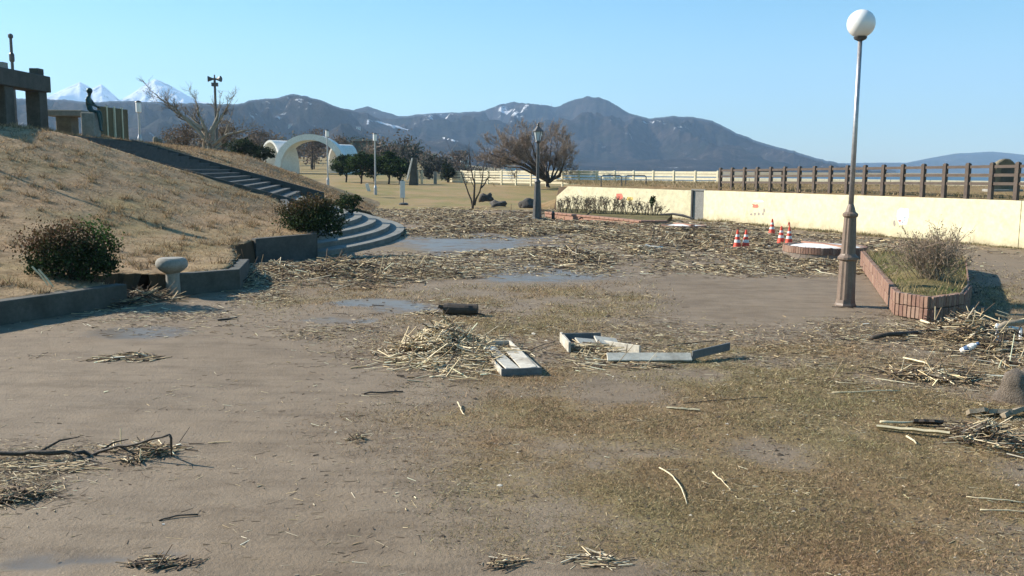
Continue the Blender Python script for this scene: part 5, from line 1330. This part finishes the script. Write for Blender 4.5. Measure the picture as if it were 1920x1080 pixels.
def pile(label, px, py, wpx, dpx, h, n, Lr, rr, wts, ang=0.0, asp=.6, tilt=.25, seed=0, D=None, zoff=0.0):
    g = np.random.default_rng(seed + 900); c = G(px, py); W_ = wpx * c[1] / FPX / 2; Dp = (G(px, py - dpx / 2)[1] - G(px, py + dpx / 2)[1]) / 2
    n = int(n * .95); nc = max(5, n // 45); a = g.random(nc) * 6.283; q = g.random(nc) ** .7; cx = np.cos(a) * q; cy = np.sin(a) * q; cs = g.gamma(3, .05, nc) + .05; cw = g.random(nc) + .2
    id_ = g.choice(nc, n, p=cw / cw.sum()); ux = cx[id_] + g.normal(0, 1, n) * cs[id_]; uy = cy[id_] + g.normal(0, 1, n) * cs[id_]
    x = c[0] + ux * W_; y = c[1] + uy * Dp; q = np.clip(np.hypot(ux, uy), 0, 1.3); ca = g.normal(0, .5, nc)[id_]
    hill = .85 * h * np.clip(1 - q ** 1.6, .04, 1) * np.clip(2.4 * fbm(x, y, 2.2, 3, seed) - .6, .05, 1.4)
    z = ground_z(x, y) + .008 + zoff + hill * g.random(n) ** .6; L = Lr[0] * .6 + (Lr[1] - Lr[0] * .6) * g.random(n) ** 1.9; r = g.uniform(*rr, n) * 1.15
    c_ = pick_cols(n, wts, var=.3); tl = g.normal(0, tilt, n) * np.clip(hill / h + .25, 0, 1); tl = np.where(g.random(n) < .04, g.uniform(.6, 1.3, n), tl)
    z = np.maximum(z, np.abs(np.sin(tl)) * L * .42 + .004 + ground_z(x, y))
    o = link('reed_pile', sticks_mesh('reed_pile', np.stack([x, y, z], 1) - c, L, g.normal(ang, asp * .8, n) + ca, tl, r, c_, M['stuff']), None, tuple(c)); tag(o, label, 'debris pile', kind='stuff'); return o
PALE = [3, 3, 2.4, 2, 1.8, 1.2, 1.5]; DARK = [.8, .4, 1.5, 3, 4, 3, .4]; MIX = [1.5, 1.0, 2, 3, 3, 2, .8]
pile('heap of pale broken reeds beside the collapsed board frame', 838, 660, 200, 66, .40, 1500, (.12, .50), (.005, .011), [4, 4, 2.4, 1.6, 1.2, .8, 2], .1, .8, .45, 1)
pile('reeds spilling over the front of the collapsed board frame', 890, 684, 130, 34, .24, 420, (.1, .4), (.004, .008), PALE, .1, .7, .25, 2)
pile('reeds caught in the left end of the broken trough', 1115, 665, 110, 34, .16, 300, (.1, .4), (.004, .009), PALE, -.3, .7, .3, 3)
pile('few reeds strewn on top of the collapsed board frame', 935, 678, 90, 36, .05, 60, (.12, .5), (.005, .010), PALE, .6, .6, .1, 31, zoff=.095)
pile('few reeds strewn over the left half of the broken trough', 1130, 662, 90, 22, .05, 60, (.12, .45), (.005, .010), PALE, -.2, .7, .1, 32, zoff=.11)
pile('reeds lying under the right half of the broken trough', 1215, 687, 170, 14, .05, 170, (.15, .5), (.004, .008), MIX, 0, .4, .1, 4)
pile('reed bundle under the long fallen branch at left', 262, 852, 160, 34, .11, 300, (.08, .34), (.0035, .008), MIX, .15, .7, .25, 5)
pile('scattered reeds below the fallen branch at the left edge', 70, 880, 240, 34, .05, 200, (.08, .4), (.003, .007), MIX, .1, .5, .12, 6)
pile('dark clump of twigs at the lower left edge', 30, 935, 130, 36, .10, 260, (.06, .3), (.003, .007), DARK, .3, .7, .2, 7)
pile('small stick heap alone on the left mud', 248, 670, 95, 16, .10, 130, (.1, .5), (.004, .009), MIX, 0, .5, .2, 8)
pile('long bank of dark reeds below the curved steps', 620, 512, 390, 44, .42, 1500, (.2, .8), (.007, .015), MIX, .1, .8, .35, 9)
pile('reeds heaped at the right tip of the steps shadow', 745, 512, 150, 30, .26, 420, (.2, .7), (.006, .013), MIX, .1, .8, .3, 10)
pile('brown reeds gathered under the left evergreen bush', 258, 566, 150, 24, .30, 900, (.15, .6), (.005, .011), DARK, .2, .9, .4, 11)
pile('dark mat of reeds beside the wide puddle', 1085, 487, 150, 26, .35, 640, (.2, .8), (.008, .016), MIX, 0, .8, .3, 12)
pile('tangled driftwood and reeds near the white plastic frame', 1850, 645, 230, 66, .60, 1300, (.15, .6), (.005, .012), MIX, .1, .9, .4, 13)
pile('reed drift across the grass at right', 1720, 705, 340, 50, .10, 560, (.1, .5), (.004, .009), MIX, 0, .5, .15, 14)
pile('heap of dark twigs at the right edge beside pale planks', 1860, 824, 160, 52, .30, 700, (.08, .4), (.003, .008), MIX, 0, .7, .3, 15)
pile('little cross of pale reeds at the bottom edge', 1110, 1050, 115, 26, .05, 70, (.08, .28), (.003, .006), PALE, -.3, .6, .1, 16)
pile('dark wad of twigs at the bottom centre', 965, 1059, 95, 22, .05, 110, (.05, .2), (.003, .006), DARK, .2, .6, .15, 17)
pile('lone dark tuft on the mud left of the grass', 668, 826, 30, 18, .08, 60, (.04, .14), (.003, .006), DARK, .5, 1.0, .5, 18)
pile('reeds piled against the far brick bed', 1120, 432, 240, 18, .25, 700, (.25, .8), (.009, .02), MIX, 0, .8, .3, 19)
pile('reeds lying before the round brick ring', 1570, 500, 220, 24, .16, 520, (.2, .7), (.007, .014), MIX, 0, .8, .25, 20)
pile('low drift of reeds across the far mud', 930, 408, 300, 18, .22, 900, (.3, .9), (.010, .022), MIX, 0, .8, .25, 21)
pile('drift of reeds left of the traffic cones', 1290, 462, 240, 24, .22, 900, (.25, .8), (.008, .018), MIX, 0, .8, .25, 22)
pile('small dark mat of reeds left of the wide puddle', 860, 518, 60, 10, .14, 150, (.15, .5), (.006, .012), DARK, 0, .6, .2, 23)
pile('reeds around the dark log', 815, 588, 80, 14, .07, 130, (.1, .35), (.005, .009), PALE, .1, .6, .2, 24)
pile('muddy tuft of reeds at the lower left bottom edge', 285, 1060, 110, 30, .07, 120, (.05, .2), (.003, .006), DARK, .2, .7, .2, 25)

# ------------------------------------------------------------------ single drifted things
def stick(label, pts, r0, r1, mat='straw', nm='stick', cat='stick', sides=7, nodes=True):
    """pts: (px,py,height)"""
    W = [G(a, b) + np.array([0, 0, 0]) for a, b, _ in pts]
    W = [np.array([w_[0], w_[1], ground_z([w_[0]], [w_[1]])[0] + h + r0 * .8]) for w_, (_, _, h) in zip(W, pts)]
    # subdivide and jitter for a natural line
    P = []
    for i in range(len(W) - 1):
        for f in (0, .33, .66): P.append(W[i] * (1 - f) + W[i + 1] * f + rng.normal(0, r0 * .5, 3) * (f > 0))
    P.append(W[-1]); n = len(P); rad = [(r0 + (r1 - r0) * i / (n - 1)) * random.uniform(.85, 1.15) for i in range(n)]
    c = P[0].copy(); m = MB(); m.tube([p - c for p in P], rad, sides)
    return tag(m.build(nm, M[mat], None, smooth=True, loc=tuple(c)), label, cat)
b_ = thing('fallen_branch', 'long dark branch lying across the left edge with raised hooked tip', 'branch', G(170, 858))
o0 = np.array(b_.location)
pts = [G(-60, 866), G(40, 864), G(110, 862)] + [at(170, 850, 8.28), at(240, 834, 8.18), at(318, 815, 8.08)]
pts = [p + np.array([0, 0, .07 if i < 3 else 0]) for i, p in enumerate(pts)]
fine = []; g = np.random.default_rng(8)
for i in range(len(pts) - 1):
    for f in (0, .25, .5, .75): fine.append(pts[i] * (1 - f) + pts[i + 1] * f - o0 + g.normal(0, .009, 3))
fine.append(pts[-1] - o0); nf = len(fine)
for k, (i0, dx, dy, dz) in enumerate(((6, .30, .18, .10), (10, .34, -.16, -.03), (13, .22, .14, .08), (15, .25, -.10, -.06))):
    q = fine[i0]; MB().tube([q, q + np.array([dx * .5, dy * .6, dz * .7]) + g.normal(0, .015, 3), q + np.array([dx, dy, dz])], [.012, .009, .004], 5).build('side_twig', M['darkwood'], b_)
MB().tube(fine, [(.027 - .017 * i / (nf - 1)) * g.uniform(.8, 1.2) for i in range(nf)], 8).build('main_stem', M['darkwood'], b_, smooth=True)
MB().tube([at(318, 815, 8.08) - o0, at(321, 822, 8.08) - o0, at(321, 840, 8.1) - o0, G(322, 856) + np.array([0, 0, .01]) - o0], [.013, .012, .010, .007], 6).build('hooked_tip', M['darkwood'], b_, smooth=True)
MB().tube([at(245, 843, 8.5) - o0, G(243, 872) - o0], [.012, .009], 6).build('side_twig', M['drift'], b_)
MB().tube([at(330, 838, 8.7) - o0, at(356, 800, 8.7) - o0], [.006, .003], 5).build('side_twig', M['darkwood'], b_)
MB().tube([at(300, 850, 8.5) - o0, at(330, 838, 8.7) - o0], [.008, .006], 5).build('side_twig', M['darkwood'], b_)
stick('straight dark stick lying between mud and grass', [(682, 738, 0), (720, 737, .005), (756, 735, 0)], .012, .009, 'darkwood')
stick('curved pale reed lying on the near grass', [(1236, 880, .01), (1262, 900, .02), (1278, 922, .015), (1288, 946, 0)], .007, .005)
stick('short pale reed right of the curved reed', [(1336, 889, .01), (1352, 902, .01), (1372, 922, 0)], .006, .004)
stick('bent pale reed near the grass edge', [(858, 760, .03), (864, 768, .02), (868, 776, .0), (872, 778, 0)], .008, .006)
stick('thin dark curved twig on the lower left mud', [(298, 979, 0), (330, 972, .01), (372, 969, .005)], .006, .008, 'darkwood')
stick('small dark stick on the left mud below the bollard lamp', [(408, 600, 0), (445, 597, .01)], .02, .015, 'darkwood')
stick('long pale reed stalk across the right grass', [(1560, 738, .005), (1620, 737, .01), (1688, 735, .005)], .009, .007)
stick('dark log beam lying before the tangled driftwood', [(1634, 640, .02), (1700, 634, .04), (1790, 625, .06)], .045, .03, 'darkwood', 'log_beam', 'log')
stick('short dark stick with white scrap left of the beam', [(1555, 638, 0), (1610, 640, 0)], .018, .012, 'darkwood')
stick('pale split plank leaning on the dark beam', [(1726, 612, .10), (1760, 622, .06), (1800, 627, .02)], .022, .016, 'straw', 'wood_piece', 'wood piece')
stick('pale stick forking above the long plank', [(1650, 800, .04), (1690, 799, .03), (1718, 795, .02)], .014, .010)
stick('pale reed poking out below the long plank', [(1700, 820, .01), (1718, 834, .01)], .010, .008)
stick('thin branch lying at the right of the collapsed frame', [(985, 662, .02), (1010, 652, .03), (1042, 641, .02)], .008, .005, 'darkwood')
stick('thin twig sticking up from the collapsed frame', [(955, 640, .12), (968, 660, .02)], .007, .006, 'darkwood')
stick('pale reed standing in the reed bank below the steps', [(522, 520, .0), (527, 508, .35)], .012, .010)
stick('dark stick lying right of the collapsed trough', [(1560, 575, 0), (1600, 578, .01)], .015, .012, 'darkwood')
stick('bright split board far out on the litter field', [(1196, 468, .05), (1220, 468, .05), (1243, 469, .05)], .06, .055, 'plastic', 'wood_piece', 'wood piece')
stick('dark branch lying across the grass near the trough', [(1250, 648, 0), (1300, 645, .02), (1340, 640, .01)], .010, .006, 'darkwood')
stick('pale reed lying at the far right grass edge', [(1812, 932, .005), (1870, 938, .01), (1930, 942, .005)], .006, .005)
stick('second pale reed at the far right grass edge', [(1838, 956, .005), (1890, 957, .01), (1940, 960, .005)], .006, .005)
stick('dark twig on the grass right of the trough', [(1280, 757, 0), (1350, 752, .01), (1440, 747, .005)], .006, .005, 'darkwood')
for i, (pp, lab) in enumerate((([(60, 500), (75, 515), (90, 535)], 'upper yellow reed leaning on the left kerb litter'), ([(72, 505), (86, 520), (100, 538)], 'lower yellow reed leaning on the left kerb litter'))):
    W = [at(x, y, 16.85 - .1 * i) for x, y in pp]; c = W[0]
    tag(MB().tube([p - c for p in W], [.018, .018, .014], 6).build('reed', M['straw'], None, loc=tuple(c)), lab, 'reed')
def plank(label, a, b, w_, th, mat='straw', h=.02, roll=.1, nm='wood_piece'):
    A = G(*a); B = G(*b); d = B - A; L = np.linalg.norm(d); m = MB(); n = 6; V = []; F = []
    for i in range(n + 1):
        x = L * i / n; ww = w_ * (1 - .35 * abs(i / n - .45)) * random.uniform(.85, 1.1); o_ = random.gauss(0, w_ * .06); zz = random.gauss(0, th * .15)
        V += [(x, o_ - ww / 2, zz), (x, o_ + ww / 2, zz), (x, o_ + ww / 2 * .95, zz + th), (x, o_ - ww / 2 * .95, zz + th)]
    for i in range(n):
        for q in range(4): F.append((i * 4 + q, i * 4 + (q + 1) % 4, i * 4 + 4 + (q + 1) % 4, i * 4 + 4 + q))
    F += [(3, 2, 1, 0), tuple(n * 4 + q for q in range(4))]; m.add(V, F); o = m.build(nm, M[mat], None, loc=(A[0], A[1], ground_z([A[0]], [A[1]])[0] + h)); o.rotation_euler = (roll, -.02, math.atan2(d[1], d[0])); return tag(o, label, 'wood piece')
plank('long pale plank at right lying toward the twigs', (1643, 806), (1780, 822), .085, .022, 'straw', .03, -.5)
plank('dark broken board above the long pale plank', (1712, 797), (1768, 800), .09, .03, 'darkwood', .03, -.6)
plank('short pale plank piece on the grass right of centre', (1250, 765), (1312, 771), .05, .015, 'straw', .005, -.3)
plank('bleached driftwood slab at the right edge', (1815, 781), (1895, 783), .12, .05, 'drift', .03, -.5)
plank('small bleached driftwood chunk at the far right edge', (1880, 786), (1935, 776), .10, .05, 'drift', .03, -.4)
plank('pale board scrap in the right reed drift', (1695, 676), (1740, 688), .08, .02, 'straw', .03, -.5)
plank('brown board scrap left of the weathered stump', (1735, 712), (1785, 716), .12, .03, 'drift', .03, -.5)
# dark log
p = G(864, 590); o = thing('dark_log', 'short thick dark log lying on the wet mud', 'log', (p[0], p[1], .0), -.12)
V = []; F = []; n = 14; k = 9; g = np.random.default_rng(77)
for i in range(k):
    x = -.32 + .64 * i / (k - 1); r_ = .115 * (1 - .12 * (i / (k - 1))) * (.94 if i in (0, k - 1) else 1)
    for j in range(n):
        a = 2 * math.pi * j / n; rr = r_ * (1 + .10 * (float(vnoise(i * .7, math.cos(a) * 1.5 + math.sin(a) * 2.1, 1.0, 3)) - .5) * 2); V.append((x, rr * math.cos(a), .10 + rr * math.sin(a)))
for i in range(k - 1):
    for j in range(n): F.append((i * n + j, i * n + (j + 1) % n, (i + 1) * n + (j + 1) % n, (i + 1) * n + j))
m = MB(); m.add(V, F + [tuple(range(n - 1, -1, -1))] + [tuple((k - 1) * n + j for j in range(n))]); m.build('log_body', M['darkwood'], o, smooth=False)
MB().tube([(-.34, -.02, .13), (-.42, -.05, .16)], [.05, .03], 6).build('knot', M['darkwood'], o)
MB().tube([(.30, 0, .03), (.46, -.02, .01)], [.02, .012], 5).build('broken_twig', M['darkwood'], o)
# collapsed frame: shallow tray of pale boards
def frame_one():
    e0 = G(940, 706); e1 = G(1016, 703); f = G(893, 652); c = (e0 + e1) / 2; wv = (e1 - e0)[:2]; wd = np.linalg.norm(wv); wv /= wd
    lv = (f - e0)[:2]; Ln = np.linalg.norm(lv); lv /= Ln; rz = math.atan2(lv[1], lv[0])
    o = thing('collapsed_frame', 'collapsed pale board frame half buried under the reed heap', 'wooden frame', (e0[0], e0[1], 0), rz)
    s_ = 1.0 if (wv[0] * -lv[1] + wv[1] * lv[0]) > 0 else -1.0; s_ = -1.0
    MB().box((.012, s_ * wd / 2, .05), (.03, wd, .10)).build('end_board', M['woodgrey'], o, bevel=.004)
    MB().box((Ln / 2 + .03, s_ * .02, .045), (Ln, .03, .085)).build('side_board', M['wood'], o, bevel=.004)
    MB().box((Ln / 2 + .03, s_ * (wd - .02), .045), (Ln, .03, .085)).build('side_board', M['wood'], o, bevel=.004)
    MB().box((Ln * .42, s_ * wd * .27, .082), (Ln * .78, wd * .36, .02), .03, .09).build('slat', M['wood'], o, bevel=.003)
    MB().box((Ln * .36, s_ * wd * .74, .085), (Ln * .66, wd * .38, .02), -.03, -.10).build('slat', M['wood'], o, bevel=.003)
    MB().box((Ln + .04, s_ * wd / 2, .045), (.03, wd, .085)).build('end_board', M['wood'], o, bevel=.004)
frame_one()
def frame_two():
    a = G(1138, 679); b = G(1060, 662); o = thing('broken_trough', 'broken pale board trough with a grey raised end', 'wooden trough', (a[0], a[1], 0))
    c = a
    d = (G(1296, 679) - a)[:2]; L = np.linalg.norm(d); rz = math.atan2(d[1], d[0])
    q = MB().box((d[0] / 2, d[1] / 2, .075), (L, .03, .15), rz, -.95).build('front_board', M['wood'], o, bevel=.005)
    MB().box((d[0] / 2 + .02, d[1] / 2 + .13, .055), (L, .26, .025), rz, .1).build('floor_board', M['wood'], o, bevel=.004)
    e = (G(1366, 668) - a); dd = e[:2] - d; L2_ = np.linalg.norm(dd)
    MB().box((d[0] + dd[0] / 2 + .01, d[1] + dd[1] / 2, .125), (L2_, .03, .12), math.atan2(dd[1], dd[0]), .1, -.06).build('grey_end', M['woodgrey'], o, bevel=.005)
    # back half, tray pointing away to the left
    h = (b - a)[:2]; L3_ = np.linalg.norm(h); rz2 = math.atan2(h[1], h[0])
    h2 = (G(1062, 660) - a)[:2]
    MB().box((h2[0], h2[1] + .35, .085), (.04, .85, .16), .10).build('end_board', M['wood'], o, bevel=.005)
    s0 = (G(1200, 668) - a)[:2]; s1 = (G(1122, 651) - a)[:2]; s2 = (G(1064, 660) - a)[:2]
    v = s1 - s0; MB().box(((s0 + s1)[0] / 2, (s0 + s1)[1] / 2, .075), (np.linalg.norm(v), .03, .13), math.atan2(v[1], v[0]), 0, .04).build('back_board', M['wood'], o, bevel=.005)
    MB().box(((s1 + s2)[0] / 2 - .0, (s1 + s2)[1] / 2 + .42, .11), (.62, .03, .14), .12).build('back_board', M['woodgrey'], o, bevel=.005)
    MB().box((s2[0] + .33, s2[1] + .22, .10), (.36, .26, .025), .4, .3, .15).build('loose_slat', M['wood'], o, bevel=.004)
    MB().box((s2[0] + .62, s2[1] + .32, .11), (.36, .26, .025), .2, .25, .15).build('loose_slat', M['wood'], o, bevel=.004)
frame_two()
# right hand flotsam
def plastic_frame():
    p = at(1890, 642, 14.2); p[2] = .16
    o = thing('plastic_crate_rim', 'white square plastic frame caught in the driftwood at right', 'crate', p)
    mt = Matrix.Rotation(-.15, 4, 'Z') @ Matrix.Rotation(R(-38), 4, 'X') @ Matrix.Rotation(.18, 4, 'Y')
    w_, h_ = .17, .14
    for (x, z, sx, sz) in ((-w_ / 1, 0, .045, 2 * h_ + .045), (w_, 0, .045, 2 * h_ + .045), (0, -h_, 2 * w_ - .047, .045), (0, h_, 2 * w_ - .047, .045)):
        m = MB().box((x, 0, z), (sx, .05, sz)); m.v = [tuple(mt @ Vector(v)) for v in m.v]; m.build('side_bar', M['plastic'], o, bevel=.008)
plastic_frame()
def bottle():
    p = G(1802, 662); o = thing('plastic_bottle', 'white plastic bottle with dark blue cap end leaning in the reeds', 'bottle', (p[0], p[1], .02), .9)
    o.rotation_euler = (R(55), R(10), .9)
    MB().lathe((0, 0, 0), [(.045, 0), (.052, .02), (.052, .17), (.04, .21), (.02, .235), (.02, .25)], 14).build('body', M['plastic'], o, smooth=False)
    MB().lathe((0, 0, .245), [(.026, 0), (.026, .035), (.02, .04)], 12).build('cap', M['blueplastic'], o)
    MB().lathe((0, 0, .06), [(.0535, 0), (.0535, .06)], 14).build('band', M['blueplastic'], o)
bottle()
def tangle():
    o = thing('root_tangle', 'tangled arch of brown driftwood roots beside the white frame', 'driftwood', G(1850, 655)); c = np.array(o.location); g = np.random.default_rng(5)
    def pth(pp, Y): return [at(x, y, Y) - c for x, y in pp]
    MB().tube(pth([(1795, 640), (1815, 618), (1845, 612), (1870, 618), (1890, 640)], 14.6), [.035, .045, .05, .045, .03], 7).build('root', M['darkwood'], o, smooth=True)
    MB().tube(pth([(1820, 655), (1850, 628), (1885, 608), (1930, 602)], 14.3), [.03, .04, .05, .05], 7).build('root', M['drift'], o, smooth=True)
    for k in range(16):
        x = g.uniform(1790, 1925); y = g.uniform(610, 650); a = g.uniform(-1, 1); q = [(x, y + 15), (x + 14 * a, y), (x + 30 * a + g.normal(0, 6), y - g.uniform(-6, 14)), (x + 44 * a, y + g.uniform(-6, 12))]
        MB().tube(pth(q, g.uniform(13.9, 14.7)), [.012, .011, .009, .005], 5).build('rootlet', M['drift'] if k % 2 else M['darkwood'], o)
tangle()
boulder('weathered_stump', 'grey brown weathered stump at the right picture edge', 1920, 752, None, .34, .40, 'stump', 'stump', 9)
o = boulder('mud_lump', 'reddish brown lump of turf among twigs at right', 1832, 822, None, .13, .16, 'darkwood', 'turf lump', 12)
# black post and bent hose by the long bed
p = G(1037, 414); o = thing('black_post', 'short black post at the corner of the cream wall', 'post', p); MB().lathe((0, 0, -.1), [(.10, 0), (.085, .45), (.10, .50), (.06, .56)], 10).build('shaft', M['black'], o); MB().lathe((0, 0, .44), [(.07, 0), (.05, .06), (.01, .09)], 10).build('cap', M['dark_metal'], o)
W = [G(1062, 417) + np.array([0, 0, .03]), at(1085, 411, 47.6), at(1102, 402, 48), at(1114, 393, 48.6)]; c = W[0]
tag(MB().tube([p - c for p in W], [.03, .04, .035, .02], 7).build('bent_branch', M['darkwood'], None, loc=tuple(c)), 'bent dark branch lying over the brick bed edge', 'branch')
W = [at(1238, 402, 46.5), at(1262, 401, 46), at(1280, 404, 45.5), at(1300, 410, 45)]; c = W[0]
tag(MB().tube([p - c for p in W], [.04, .06, .07, .04], 7).build('black_pipe', M['black'], None, loc=tuple(c)), 'black pipe lying at the right end of the brick bed', 'pipe')
print('BLADES_', NB, 'LITTER', NL, 'TRIS', sum(sum(len(p.vertices) - 2 for p in o.data.polygons) if False else len(o.data.polygons) for o in COL.objects if o.type == 'MESH'))
